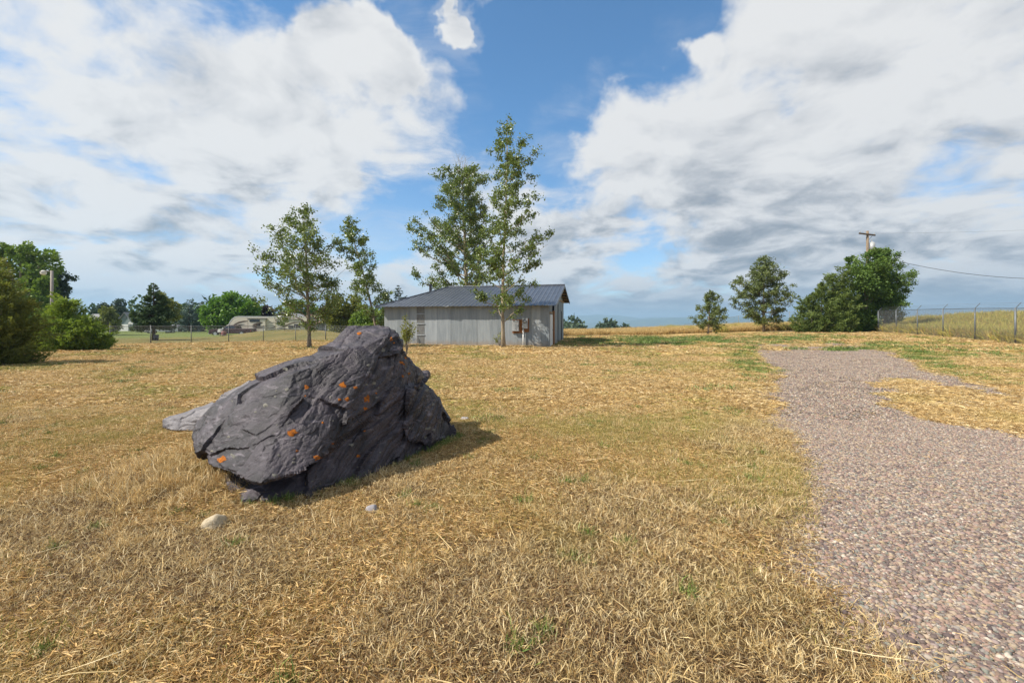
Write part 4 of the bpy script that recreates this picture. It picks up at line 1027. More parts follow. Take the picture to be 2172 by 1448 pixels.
def poplar(label, px, py, d, H, profile, lean=(0, 0), seed=1, nb=46, leaves=9000, size=0.10, tmin=0.12, trunk_r=0.11, leafmat=None, bark=None, rise=0.75, droop=0.0, bend=0.25, dead=0, cat='tree', name='poplar_tree', group=None, spread=0.13, base_z=None):
    """profile: list of (t, left radius, right radius) in metres"""
    r = np.random.default_rng(seed)
    b = at(px, py, d); b[2] = hz(b[0], b[1]) if base_z is None else base_z
    root = empty(name, b, 0, label, cat, group)
    T = [p[0] for p in profile]; RL = [p[1] for p in profile]; RR_ = [p[2] for p in profile]
    nt = 16; ts = np.linspace(0, 1, nt)
    wob = np.cumsum(r.normal(size=(nt, 2)) * 0.012 * H * 0.5, 0) * bend; wob -= wob[0]
    ax = np.stack([lean[0] * ts ** 1.15 + wob[:, 0], lean[1] * ts + wob[:, 1], H * ts - 0.15 * (ts == 0)], 1)
    def axis(t): return np.array([np.interp(t, ts, ax[:, k]) for k in range(3)])
    mb = MB(); rad = trunk_r * (1 - ts) ** 0.85 + 0.008; rad[0] *= 1.35
    mb.tube(ax, rad, 8)
    tips, weights = [], []
    for k in range(nb):
        t = tmin + (0.985 - tmin) * ((k + r.uniform(0, 1)) / nb) ** 0.92
        az = k * 2.39996 + r.normal() * 0.35
        cx = math.cos(az)
        Rl = np.interp(t, T, RL); Rr = np.interp(t, T, RR_)
        Ln = (Rr if cx > 0 else Rl) * abs(cx) + 0.5 * (Rl + Rr) * (1 - abs(cx))
        Ln *= r.uniform(0.50, 1.22)
        if Ln < 0.08: continue
        p0 = axis(t); dirh = np.array([cx, math.sin(az), 0]); up = rise * r.uniform(0.7, 1.3) * (1 - 0.2 * t) - droop * (1 - t)
        pts = [p0]; nseg = 5
        for s in range(1, nseg + 1):
            f = s / nseg
            pts.append(p0 + dirh * Ln * f + np.array([0, 0, 1]) * Ln * up * (f ** 1.25) + r.normal(size=3) * 0.035 * Ln)
        br = max(0.006, trunk_r * (1 - t) ** 0.8 * 0.34)
        mb.tube(pts, [br * (1 - 0.8 * s / nseg) for s in range(nseg + 1)], 5, False)
        pts = np.array(pts)
        for q in range(int(5 + 2.2 * Ln)):
            f = r.uniform(0.22, 1.0); i = min(int(f * nseg), nseg - 1); a = pts[i] + (pts[i + 1] - pts[i]) * (f * nseg - i)
            dv = dirh * r.uniform(0.1, 1) + r.normal(size=3) * 0.55 + np.array([0, 0, 0.35])
            tl = (0.22 + 0.30 * (1 - f)) * min(Ln, 2.0) * r.uniform(0.5, 1.2)
            e = a + dv / np.linalg.norm(dv) * tl
            mb.tube([a, (a + e) / 2 + r.normal(size=3) * 0.03, e], [br * 0.35, br * 0.25, 0.003], 3, False)
            tips.append((a, e)); weights.append(tl + 0.1)
    for k in range(dead):      # bare dead leader twigs
        p = axis(r.uniform(0.86, 0.97)); e = p + np.array([r.normal() * 0.5, r.normal() * 0.3, r.uniform(1.1, 2.4)]) * H / 18
        mid = (p + e) / 2 + r.normal(size=3) * 0.12
        mb.tube([p, mid, e], [0.035, 0.022, 0.008], 4, False)
        for q in range(4):
            f = r.uniform(0.3, 0.95); a = mid + (e - mid) * f; mb.tube([a, a + np.array([r.normal() * 0.35, r.normal() * 0.2, r.uniform(0.2, 0.7)])], [0.012, 0.005], 3, False)
    mb.build('trunk', bark or M_BARK, root, True)
    A = np.array([t_[0] for t_ in tips]); E = np.array([t_[1] for t_ in tips]); W = np.array(weights) * np.exp(r.normal(size=len(tips)) * 0.55)
    i = r.choice(len(tips), leaves, p=W / W.sum()); f = r.uniform(0.15, 1.08, leaves)[:, None]
    P = A[i] + (E[i] - A[i]) * f + r.normal(size=(leaves, 3)) * spread * np.array([1, 1, 0.8])
    clump = r.uniform(0, 1, len(tips))[i] * 0.55 + r.uniform(0, 1, leaves) * 0.45
    link('crown', leaf_mesh('crown', P, size, r, 0.72, tint=clump), leafmat or M_LEAF_POP, root)
    return root

def round_tree(label, px, base_py, d, blobs, leafmat, size, n, seed, bark=None, name='leafy_tree', cat='tree', trunk_r=0.2, hollow=0.72, base_z=None, group=None):
    """blobs: (px, py, radius px, weight) clumps of the crown, seen from the field; depth spread is random"""
    r = np.random.default_rng(seed)
    b = at(px, base_py, d); b[2] = hz(b[0], b[1]) if base_z is None else base_z
    root = empty(name, b, 0, label, cat, group)
    mb = MB(); Ps, Os, Tn = [], [], []
    tot = sum(q[2] ** 2 for q in blobs)
    wid = max(q[2] for q in blobs) / F * d
    cen = np.mean([at(q[0], q[1], d) for q in blobs], 0) - b
    mb.tube([(0, 0, -0.2), (r.normal() * 0.1, 0, cen[2] * 0.4), cen * np.array([1, 1, 0.9])], [trunk_r * 1.2, trunk_r * 0.85, trunk_r * 0.45], 8)
    for q in blobs:
        rad = q[2] / F * d
        c = at(q[0], q[1], d) - b + np.array([0, r.uniform(-0.6, 0.6) * wid, 0])
        mb.tube([cen * np.array([1, 1, 0.55]), (cen * 0.6 + c * 0.6) * np.array([1, 1, 0.85]), c], [trunk_r * 0.5, trunk_r * 0.3, trunk_r * 0.1], 5, False)
        # each clump is itself a bunch of small sprays
        ns = max(6, int(26 * q[2] ** 2 / tot * len(blobs)))
        v = r.normal(size=(ns, 3)); v /= np.linalg.norm(v, axis=1)[:, None]
        sc_ = c + v * rad * r.uniform(0.45, 0.95, (ns, 1)); sr = rad * r.uniform(0.22, 0.42, ns)
        k = int(n * q[2] ** 2 / tot); j = r.integers(0, ns, k)
        w = r.normal(size=(k, 3)); w /= np.linalg.norm(w, axis=1)[:, None]
        Ps.append(sc_[j] + w * (sr[j] * r.uniform(0.3, 1.05, k) ** 0.5)[:, None]); Os.append(w * 0.5 + v[j] * 0.5)
        Tn.append(r.uniform(0, 1, ns)[j] * 0.5 + r.uniform(0, 1, k) * 0.5)
    P = np.concatenate(Ps); O = np.concatenate(Os); T = np.concatenate(Tn)
    ok = P[:, 2] > 0.02
    mb.build('trunk', bark or M_BARK, root, True)
    link('crown', leaf_mesh('crown', P[ok], size, r, 0.75, O[ok], 0.45, T[ok]), leafmat, root)
    return root

def spruce(label, px, base_py, d, H, R0, leafmat, seed, tmin=0.06, n=9000, size=0.16, droop=0.25, name='spruce_tree', power=0.9, base_z=None, rag=0.25, trunk_r=0.12, group=None):
    r = np.random.default_rng(seed)
    b = at(px, base_py, d); b[2] = hz(b[0], b[1]) if base_z is None else base_z
    root = empty(name, b, 0, label, 'tree', group)
    mb = MB(); mb.tube([(0, 0, -0.2), (0, 0, H * 0.5), (0, 0, H)], [trunk_r, trunk_r * 0.6, 0.015], 8)
    segs = []
    lev = int(11 + H * 1.3)
    for i in range(lev):
        t = tmin + (0.98 - tmin) * i / (lev - 1); L0 = R0 * (1 - t) ** power + 0.06
        for k in range(int(5 + 4 * (1 - t))):
            az = r.uniform(0, 2 * PI); Lb = L0 * r.uniform(1 - rag * 1.6, 1 + rag)
            p0 = np.array([0, 0, H * t + r.normal() * 0.06]); h = np.array([math.cos(az), math.sin(az), 0])
            dr = droop * r.uniform(0.5, 1.3) * (1 - t)
            pts = [p0, p0 + h * Lb * 0.55 + np.array([0, 0, -dr * Lb * 0.45 + 0.10 * Lb * t]), p0 + h * Lb + np.array([0, 0, -dr * Lb * 0.6 + 0.30 * Lb * (0.3 + t)])]
            mb.tube(pts, [0.03, 0.02, 0.006], 4, False); segs.append((pts, Lb, h))
    W = np.array([s[1] for s in segs]) ** 1.4; i = r.choice(len(segs), n, p=W / W.sum()); f = r.uniform(0.12, 1.0, n) ** 0.7
    pts = np.array([s[0] for s in segs])[i]; hh = np.array([s[2] for s in segs])[i]; Lb = np.array([s[1] for s in segs])[i]
    P = np.where((f < 0.55)[:, None], pts[:, 0] + (pts[:, 1] - pts[:, 0]) * (f / 0.55)[:, None], pts[:, 1] + (pts[:, 2] - pts[:, 1]) * ((f - 0.55) / 0.45)[:, None])
    side = np.stack([-hh[:, 1], hh[:, 0], np.zeros(n)], 1)
    P = P + side * (r.normal(size=n) * 0.16 * Lb * (1.1 - f))[:, None] + np.array([0, 0, 1]) * (r.normal(size=n) * 0.05 * Lb - 0.03)[:, None]
    O = hh + side * r.normal(size=(n, 1)) * 0.6 + np.array([0, 0, -0.2])
    mb.build('trunk', M_BARKD, root, True)
    link('crown', leaf_mesh('crown', P, size, r, 0.42, O, 0.6, r.uniform(0, 1, len(segs))[i] * 0.4 + r.uniform(0, 1, n) * 0.6), leafmat, root)
    return root

def juniper(label, px, base_py, d, cones, leafmat, n, size, seed, name='juniper_bush', stems=5, cat='bush', up=0.55):
    """cones: (dx, dy, radius, height, top fraction) upright plumes of spray foliage"""
    r = np.random.default_rng(seed)
    b = at(px, base_py, d); b[2] = hz(b[0], b[1])
    root = empty(name, b, 0, label, cat)
    Ps, Os, Ts = [], [], []; mb = MB()
    tot = sum(c[2] * c[3] for c in cones)
    for (dx, dy, R0, H, z0) in cones:
        mb.tube([(dx * 0.25, dy * 0.25, -0.1), (dx * 0.8, dy * 0.8, H * 0.4), (dx, dy, H * 0.9)], [0.07, 0.05, 0.012], 6)
        k = int(n * R0 * H / tot)
        ns = max(30, int(k / 70))
        t = r.uniform(0, 1, ns) ** 1.25; az = r.uniform(0, 2 * PI, ns)
        prof = np.clip(np.sin(np.clip(t * 0.92 + 0.10, 0, 1) * PI) ** 0.55, 0.05, 1) * (1 - t) ** 0.45
        rr = R0 * prof * r.uniform(0.55, 1.08, ns)
        S = np.stack([dx + rr * np.cos(az), dy + rr * np.sin(az), z0 + (H - z0) * t], 1)
        dirs = np.stack([np.cos(az), np.sin(az), np.full(ns, up) + r.normal(size=ns) * 0.25], 1); dirs /= np.linalg.norm(dirs, axis=1)[:, None]
        Ls = (0.30 + 0.25 * R0) * r.uniform(0.5, 1.2, ns)
        j = r.integers(0, ns, k); f = r.uniform(-0.7, 1, k)
        P = S[j] + dirs[j] * (Ls[j] * f)[:, None] + r.normal(size=(k, 3)) * ((0.05 + 0.10 * R0 * 0.5) * (1.15 - np.clip(f, 0, 1)))[:, None]
        Ps.append(P); Os.append(dirs[j]); Ts.append(r.uniform(0, 1, ns)[j] * 0.55 + r.uniform(0, 1, k) * 0.45)
        for q in r.choice(ns, min(ns, 14), replace=False): mb.tube([(dx * 0.8, dy * 0.8, S[q, 2] * 0.6), S[q]], [0.02, 0.006], 3, False)
    P = np.concatenate(Ps); O = np.concatenate(Os); T = np.concatenate(Ts); ok = P[:, 2] > -0.02
    mb.build('stem', M_BARK, root, True)
    link('foliage', leaf_mesh('foliage', P[ok], size, r, 0.34, O[ok], 0.62, T[ok]), leafmat, root)
    return root

# the four poplars by the shed
poplar('young poplar with a curved trunk standing on the lawn left of the shed', 656, 740, 27.8, 8.75,
       [(0.05, 0.5, 0.5), (0.12, 1.2, 1.0), (0.20, 2.9, 2.0), (0.33, 3.5, 2.2), (0.45, 3.0, 2.0), (0.6, 2.4, 1.7), (0.75, 1.6, 1.1), (0.88, 1.0, 0.7), (1.0, 0.2, 0.2)], lean=(-0.45, 0.2), seed=12, nb=66, leaves=12500, size=0.13, tmin=0.10, trunk_r=0.12, rise=0.72, spread=0.11)
poplar('thin poplar leaning to the left between the lawn tree and the shed', 803, 726, 38.0, 10.6,
       [(0.1, 1.6, 0.9), (0.25, 1.6, 1.7), (0.4, 1.5, 1.2), (0.55, 1.9, 1.2), (0.75, 1.5, 1.3), (0.9, 0.9, 0.8), (1.0, 0.15, 0.15)], lean=(-2.7, 0.3), seed=23, nb=46, leaves=8000, size=0.15, tmin=0.12, trunk_r=0.11, rise=0.85, spread=0.11)
poplar('broad tall poplar with bare dead tips growing behind the shed', 992, 720, 45.5, 17.0,
       [(0.15, 4.6, 2.2), (0.28, 6.0, 2.4), (0.42, 5.4, 2.6), (0.56, 4.6, 2.8), (0.72, 3.4, 3.0), (0.86, 2.4, 2.6), (1.0, 0.6, 1.0)], lean=(-0.6, 0.2), seed=36, nb=78, leaves=30000, size=0.18, tmin=0.14, trunk_r=0.27, bark=M_BARKP, rise=0.72, dead=10, spread=0.17)
poplar('tallest slender poplar standing in front of the shed', 1068, 739, 28.6, 14.55,
       [(0.08, 0.6, 0.6), (0.13, 2.2, 1.8), (0.22, 2.1, 3.0), (0.30, 1.5, 3.5), (0.40, 1.4, 3.1), (0.52, 1.2, 2.2), (0.65, 1.2, 2.0), (0.78, 0.9, 1.7), (0.9, 0.8, 0.9), (1.0, 0.2, 0.2)], lean=(0.25, 0.2), seed=47, nb=66, leaves=15500, size=0.135, tmin=0.10, trunk_r=0.115, bark=M_BARKP, rise=0.78, spread=0.11)
# trees along the right field edge
poplar('small olive green tree at the field edge, left of the taller one', 1502, 709, 52.0, 5.0,
       [(0.0, 1.2, 1.2), (0.15, 1.7, 1.9), (0.4, 1.6, 1.7), (0.7, 0.9, 0.9), (1.0, 0.15, 0.15)], seed=53, nb=44, leaves=7000, size=0.15, tmin=0.05, trunk_r=0.10, leafmat=M_LEAF_POP2, rise=0.55, lean=(0.3, 0), name='olive_tree', spread=0.10)
poplar('medium olive green tree by the far fence with spreading lower boughs', 1620, 706, 54.0, 9.0,
       [(0.0, 1.6, 1.8), (0.12, 2.6, 2.8), (0.3, 3.2, 3.3), (0.5, 3.2, 3.2), (0.7, 2.1, 2.1), (0.88, 1.0, 1.1), (1.0, 0.2, 0.2)], seed=62, nb=74, leaves=21000, size=0.165, tmin=0.05, trunk_r=0.16, leafmat=M_LEAF_POP2, rise=0.45, name='olive_tree', spread=0.13)
juniper('grey green juniper thicket sloping down at the left of the utility pole', 1735, 705, 47.0,
        [(-1.8, 0, 1.1, 2.7, 0.0), (-0.8, 0.4, 1.3, 3.7, 0.0), (0.3, -0.2, 1.4, 4.9, 0.0), (1.5, 0.4, 1.4, 5.9, 0.0), (2.7, 0.2, 1.4, 6.9, 0.0), (-1.2, -0.7, 1.0, 2.0, 0.0), (0.8, -0.9, 1.4, 3.0, 0.0), (2.0, -0.8, 1.4, 3.6, 0.0)], M_JUNI3, 40000, 0.21, 71, name='juniper_bush')
round_tree('dense green leafy tree in the middle of the right thicket', 1822, 705, 48.5,
           [(1812, 590, 30, 1), (1835, 565, 28, 1), (1800, 640, 34, 1), (1845, 610, 36, 1), (1820, 660, 36, 1), (1860, 650, 32, 1), (1795, 680, 28, 1), (1838, 688, 28, 1), (1850, 548, 16, 1), (1872, 585, 24, 1), (1875, 620, 26, 1), (1822, 552, 14, 1)], M_LEAF_THK, 0.19, 30000, 72)
poplar('dark open branched tree at the right end of the thicket', 1876, 700, 49.5, 9.0,
       [(0.1, 1.6, 1.9), (0.25, 2.0, 2.5), (0.5, 2.0, 2.3), (0.75, 1.7, 1.5), (0.9, 1.1, 0.9), (1.0, 0.25, 0.25)], seed=73, nb=74, leaves=21000, size=0.16, tmin=0.06, trunk_r=0.15, leafmat=M_LEAF_THK, rise=0.5, name='leafy_tree', spread=0.16)
# junipers at the left edge
juniper('tall rounded juniper cut off by the left edge of the picture', -22, 776, 16.6,
        [(-0.3, 0.2, 1.25, 3.65, 0.05), (0.55, -0.1, 0.85, 3.0, 0.05), (-1.2, 0.3, 1.0, 3.3, 0.05), (0.1, -0.7, 0.9, 2.4, 0.05), (0.75, 0.4, 0.7, 2.3, 0.05)], M_JUNI2, 52000, 0.115, 81)
juniper('spreading green juniper bush on the lawn with a pointed top', 146, 744, 25.4,
        [(-0.25, 0, 1.1, 2.75, 0.05), (-1.1, 0.1, 0.95, 1.9, 0.05), (0.9, 0.1, 1.05, 1.75, 0.05), (1.45, -0.1, 0.7, 1.25, 0.05), (0.3, -0.7, 1.0, 1.5, 0.05), (-0.6, -0.6, 0.9, 1.4, 0.05)], M_JUNI, 42000, 0.15, 82)
# neighbours' trees on the left
round_tree('big green cottonwood rising behind the junipers at the far left', 40, 705, 60.0,
           [(15, 560, 40, 1), (75, 555, 36, 1), (100, 590, 30, 1), (45, 600, 40, 1), (5, 620, 40, 1), (80, 630, 36, 1), (35, 650, 40, 1), (-40, 590, 50, 1), (60, 535, 22, 1), (15, 530, 22, 1), (95, 655, 28, 1)], M_LEAF_MID, 0.36, 17000, 91, trunk_r=0.4)
poplar('dark pine with irregular drooping boughs behind the yard lamp', 128, 705, 64.0, 9.0,
       [(0.2, 1.5, 1.6), (0.35, 1.2, 3.4), (0.45, 1.0, 3.0), (0.6, 1.2, 0.6), (0.75, 1.4, 2.0), (0.9, 1.2, 1.4), (1.0, 0.3, 0.3)], seed=92, nb=26, leaves=4200, size=0.34, tmin=0.2, trunk_r=0.22, leafmat=M_NEEDLED, rise=0.12, droop=0.1, name='pine_tree', bark=M_BARKD, spread=0.20)
round_tree('small dark pine above the roofs, left of the garage gable', 213, 706, 118.0, [(205, 668, 14, 1), (218, 655, 13, 1), (213, 680, 16, 1), (226, 672, 12, 1)], M_NEEDLED, 0.5, 2600, 93, name='pine_tree')
round_tree('round topped dark pine directly behind the garage roof', 250, 706, 128.0, [(249, 645, 11, 1), (242, 660, 12, 1), (258, 660, 12, 1), (250, 675, 16, 1), (265, 668, 9, 1)], M_NEEDLED, 0.55, 2600, 94, name='pine_tree')
round_tree('olive brown shrubby tree half covering the garage wall', 232, 708, 84.0, [(222, 672, 15, 1), (232, 682, 15, 1), (215, 690, 14, 1), (243, 694, 11, 1), (228, 660, 11, 1)], M_JUNI2, 0.34, 3200, 95)
spruce('green spruce with a bare lower trunk just beyond the left fence', 326, 720, 43.5, 5.5, 2.25, M_NEEDLE, 96, tmin=0.24, n=17000, size=0.22, droop=0.35, rag=0.22, trunk_r=0.16)
round_tree('light green tree peeking out behind the bare trunked spruce', 358, 706, 82.0, [(352, 640, 13, 1), (366, 650, 12, 1), (358, 665, 14, 1), (370, 672, 12, 1), (345, 625, 8, 1)], M_LEAF_LIME, 0.36, 2600, 97)
spruce('blue spruce standing left of the bright green maple', 401, 703, 92.0, 6.6, 2.3, M_NEEDLEB, 98, tmin=0.02, n=5200, size=0.36, droop=0.4, power=0.75, trunk_r=0.15)
spruce('narrow dark spruce between the blue spruce and the maple', 427, 703, 97.0, 6.3, 1.5, M_NEEDLED, 99, tmin=0.02, n=3200, size=0.36, power=0.7)
spruce('dark spruce squeezed between the light green tree and blue spruce', 380, 704, 108.0, 6.0, 2.2, M_NEEDLED, 100, tmin=0.02, n=3200, size=0.4, power=0.7)
round_tree('bright green round maple behind the trailer', 488, 700, 80.0,
           [(470, 650, 24, 1), (500, 645, 24, 1), (485, 668, 28, 1), (455, 672, 22, 1), (520, 665, 24, 1), (510, 685, 24, 1), (460, 690, 20, 1), (530, 650, 14, 1), (488, 634, 14, 1)], M_LEAF_GRN, 0.42, 12500, 101, trunk_r=0.35)
spruce('tapering green tree just right of the bright maple', 536, 702, 94.0, 7.6, 2.0, M_NEEDLE, 102, tmin=0.02, n=3200, size=0.4, power=0.6)
round_tree('dark purple leaved plum tree behind the trailer roof', 567, 702, 92.0, [(563, 663, 11, 1), (572, 668, 11, 1), (560, 678, 12, 1), (570, 655, 8, 1)], M_LEAF_PLUM, 0.34, 2400, 103)
round_tree('dark green bush between the maple and the purple plum', 552, 704, 100.0, [(548, 680, 12, 1), (556, 690, 12, 1), (545, 695, 10, 1)], M_NEEDLE, 0.4, 1600, 104, cat='bush', name='leafy_bush')
round_tree('dull green tree behind the lawn poplar and the gabled house', 640, 702, 104.0, [(610, 660, 14, 1), (635, 655, 18, 1), (660, 662, 16, 1), (625, 675, 16, 1), (650, 680, 16, 1), (600, 672, 11, 1)], M_LEAF_MID, 0.48, 3600, 105)
round_tree('yellow green tree right of the white house', 732, 712, 62.0,
           [(720, 650, 20, 1), (745, 645, 18, 1), (705, 665, 20, 1), (735, 670, 24, 1), (760, 668, 20, 1), (715, 688, 20, 1), (700, 640, 10, 1)], M_LEAF_LIME, 0.28, 9500, 106)
round_tree('dark leafy shrub mass left of the shed behind the leaning poplar', 782, 716, 56.0,
           [(770, 675, 20, 1), (790, 670, 18, 1), (755, 690, 18, 1), (785, 695, 22, 1), (808, 690, 16, 1)], M_LEAF_MID, 0.26, 7200, 107, cat='bush', name='leafy_bush')
spruce('dark spruce whose tip shows above the left end of the shed roof', 846, 712, 66.0, 7.2, 1.9, M_NEEDLED, 108, tmin=0.02, n=4200, size=0.3, power=0.7)
spruce('second dark spruce half hidden by the left shed corner', 822, 712, 62.0, 5.0, 1.6, M_NEEDLE, 109, tmin=0.02, n=3200, size=0.28, power=0.7)

# small growth
def herb(label, px, py, d, H, seed, n=10, leaves=500, size=0.09, mat_=None, spread=0.35, name='weed_plant'):
    r = np.random.default_rng(seed); b = at(px, py, d); b[2] = hz(b[0], b[1])
    root = empty(name, b, 0, label, 'plant'); mb = MB(); P = []
    for k in range(n):
        e = np.array([r.normal() * spread, r.normal() * spread * 0.6, H * r.uniform(0.45, 1.0)]); m_ = e * np.array([0.35, 0.35, 0.6])
        mb.tube([(0, 0, -0.05), m_, e], [0.012, 0.009, 0.003], 4, False)
        f = r.uniform(0.2, 1.0, leaves // n)[:, None]; P.append(m_ * 1.0 + (e - m_) * f + r.normal(size=(leaves // n, 3)) * 0.06)
    mb.build('stem', M_BARK, root); link('foliage', leaf_mesh('foliage', np.concatenate(P), size, r, 0.5), mat_ or M_LEAF_LIME, root)
herb('leafy yellow green weed rising beside the boulder top in front of the shed', 862, 752, 22.0, 1.95, 201, n=14, leaves=760, size=0.10, spread=0.24)
herb('small weed growing at the shed wall behind the tallest poplar', 1060, 737, 29.4, 1.1, 202, n=8, leaves=260, size=0.09, spread=0.14)
herb('low green sapling on the mound in front of the trailer', 604, 704, 50.0, 1.5, 203, n=8, leaves=340, size=0.14, spread=0.25, mat_=M_LEAF_POP)

# distant woods
def woods(name, label, xs, n, seed, m, hgt, size):
    r = np.random.default_rng(seed); Ps, Os, T = [], [], []
    for (x0, x1, d0, d1, cnt) in xs:
        for k in range(cnt):
            d = r.uniform(d0, d1); x = (r.uniform(x0, x1) - 1086) / F * d; z = hz(x, d); h = hgt * r.uniform(0.7, 1.25); w = h * r.uniform(0.28, 0.5)
            q = n; v = r.normal(size=(q, 3)); v /= np.linalg.norm(v, axis=1)[:, None]
            t = np.clip((v[:, 2] + 1) / 2, 0, 1)
            P = np.stack([x + v[:, 0] * w * (1.15 - 0.6 * t), d + v[:, 1] * w * (1.15 - 0.6 * t), z + h * (0.52 + 0.5 * v[:, 2])], 1) + r.normal(size=(q, 3)) * w * 0.15
            Ps.append(P); Os.append(v); T.append(np.full(q, r.uniform(0, 0.6)) + r.uniform(0, 0.4, q))
    tag(link(name, leaf_mesh(name, np.concatenate(Ps), size, r, 0.8, np.concatenate(Os), 0.4, np.concatenate(T)), m), label, 'trees', kind='stuff')
woods('distant_wood', 'dark band of far trees in the valley behind the field', [(1130, 1330, 230, 330, 55), (1180, 1560, 330, 700, 150)], 130, 301, M_NEEDLED, 9.0, 1.9)
woods('distant_wood', 'far line of trees behind the neighbouring houses on the left', [(-150, 850, 150, 230, 95)], 150, 302, M_NEEDLE, 8.0, 1.3)

# ------------------------------------------------------------------ fences
M_GALVP = metal_mat('galvanised_pipe', (0.10, 0.112, 0.12), (0.15, 0.162, 0.17), 0.5, 0.35)
M_GALVD = metal_mat('dull_pipe', (0.15, 0.155, 0.15), (0.22, 0.225, 0.22), 0.6, 0.2)
M_WIRE = mat('galvanised_wire', (0.20, 0.21, 0.215), 0.55, 0.4, metal=0.3)
def fence(label, line, H, spacing, post_r, wire_r, step, arms=False, skip=()):
    b = np.array([line[0][0], line[0][1], hz(*line[0])]); root = empty('chain_link_fence', b, 0, label, 'fence')
    seg = []
    for (a, c) in zip(line, line[1:]):
        L = math.dist(a, c); n = max(1, round(L / spacing))
        seg += [(a[0] + (c[0] - a[0]) * i / n, a[1] + (c[1] - a[1]) * i / n) for i in range(n)]
    seg.append(line[-1])
    posts = [np.array([x, y, hz(x, y)]) - b for x, y in seg]
    top = MB(); wires = MB(); barb = MB()
    for i, p in enumerate(posts):
        corner = any(abs(p[0] + b[0] - q[0]) + abs(p[1] + b[1] - q[1]) < 0.01 for q in line)
        r_ = post_r * (1.35 if corner else 1.0)
        o = MB().tube([p - [0, 0, 0.1], p + [0, 0, H + 0.03]], r_, 8).build('post', M_GALVP if arms else M_GALVD, root, True)
        if arms: MB().tube([p + [0, 0, H], p + [0.36, 0.0, H + 0.36]], 0.022, 6).build('barb_arm', M_GALVP, o)
        else: MB().sphere(p + [0, 0, H + 0.04], r_ * 1.15, 8, 5).build('post_cap', M_GALVD, o, True)
    for a, c in zip(posts, posts[1:]):
        top.tube([a + [0, 0, H], c + [0, 0, H]], 0.022, 6, False)
        L = np.linalg.norm(c - a); u = (c - a) / L; hgt = H - 0.06; n = int(L / step)
        for sgn in (1, -1):
            for k in range(-int(hgt / step), n + int(hgt / step) + 1):
                s0 = k * step; s1 = s0 + sgn * hgt * 0.6
                # clip the wire to the panel
                t0, t1 = 0.0, 1.0; ds = s1 - s0
                ta, tb = (0 - s0) / ds, (L - s0) / ds
                t0, t1 = max(t0, min(ta, tb)), min(t1, max(ta, tb))
                if t1 - t0 < 0.02: continue
                P = [a + u * (s0 + ds * t) + np.array([0, 0, 0.04 + hgt * t]) for t in (t0, t1)]
                wires.tube(P, wire_r, 3, False)
        if arms:
            for q in (0.12, 0.24, 0.35): barb.tube([a + [q, 0, H + q], (a + c) / 2 + [q, 0, H + q - 0.02], c + [q, 0, H + q]], 0.006, 3, False)
    top.build('top_rail', M_GALVP if arms else M_GALVD, root, True)
    wires.build('wire_mesh', M_WIRE, root)
    if arms: barb.build('barbed_wire', M_WIRE, root)
LF = [(-44.0, 22.3), (-27.0, 34.0), (-16.8, 41.0), (-6.0, 48.4)]
fence('low chain link fence crossing behind the left lawn', LF, 1.36, 2.4, 0.03, 0.0025, 0.075)
fence('tall chain link fence with barbed wire arms on the right', [(26.0, 12.5), (31.2, 28.2), (38.0, 47.2)], 2.25, 4.4, 0.040, 0.0035, 0.085, arms=True)
fence('far chain link fence running back behind the right thicket', [(37.6, 48.6), (38.8, 68.0), (39.5, 104.0)], 2.25, 5.0, 0.036, 0.002, 0.16)

# ------------------------------------------------------------------ poles and wires
M_POLE = mat('weathered_pole', (0.17, 0.125, 0.085), 0.9, 0.1, var=(0.24, 0.18, 0.12), scale=6, stretch=(3, 3, 0.4))
M_POLEG = mat('grey_pole', (0.27, 0.24, 0.215), 0.9, 0.1, var=(0.34, 0.31, 0.28), scale=6, stretch=(3, 3, 0.4))
def utility_pole():
    b = at(1840, 706, 51.5); b[2] = hz(b[0], b[1])
    top = at(1840, 490, 51.5)[2] - b[2]
    e = empty('utility_pole', b, 0, 'wooden utility pole with crossarm and transformer rising from the thicket', 'utility pole')
    MB().tube([(0, 0, -0.3), (0, 0, top * 0.6), (0, 0, top)], [0.17, 0.15, 0.125], 10).build('pole', M_POLE, e, True)
    ca = MB().box((-0.15, -0.15, top - 0.40), (1.85, 0.10, 0.16), ry=R(7)).build('crossarm', M_BARKD, e)
    MB().tube([(0.5, -0.15, top - 0.48), (0.06, -0.14, top - 1.0)], 0.02, 5).build('brace', M_DARKM, e)
    for x in (-0.95, -0.45, 0.65): MB().tube([(x, -0.15, top - 0.30 - x * 0.12), (x, -0.15, top - 0.14 - x * 0.12)], [0.05, 0.035], 8).build('insulator', M_GREYBOX, ca)
    t = MB().tube([(0.50, -0.05, top - 2.25), (0.50, -0.05, top - 1.35)], 0.27, 14).build('transformer', M_GREYBOX, e, True)
    MB().tube([(0.50, -0.05, top - 1.35), (0.50, -0.05, top - 1.22)], [0.27, 0.10], 14).build('transformer_lid', M_GREYBOX, t)
    MB().tube([(0.44, -0.05, top - 1.22), (0.44, -0.05, top - 1.0)], 0.04, 8).build('bushing', M_WHITE, t)
    return b, top
ub, ut = utility_pole()
def wire(label, a, c, sag, r):
    mb = MB(); pts = [np.array(a) * (1 - t) + np.array(c) * t - np.array([0, 0, sag * 4 * t * (1 - t)]) for t in np.linspace(0, 1, 24)]
    o = mb.build if False else None
    root = mb.tube([p - np.array(a) for p in pts], r, 5, False).build('power_line', M_DARKM, None, True)
    root.location = tuple(a); tag(root, label, 'wire')
wire('thick sagging service wire running right from the utility pole', (ub[0], ub[1], ub[2] + ut - 2.5), at(2520, 568, 44.0), 1.9, 0.024)
wire('thin line leaving the utility pole crossarm towards the right', (ub[0] + 0.7, ub[1] - 0.15, ub[2] + ut - 0.3), at(2520, 470, 44.0), 0.25, 0.006)
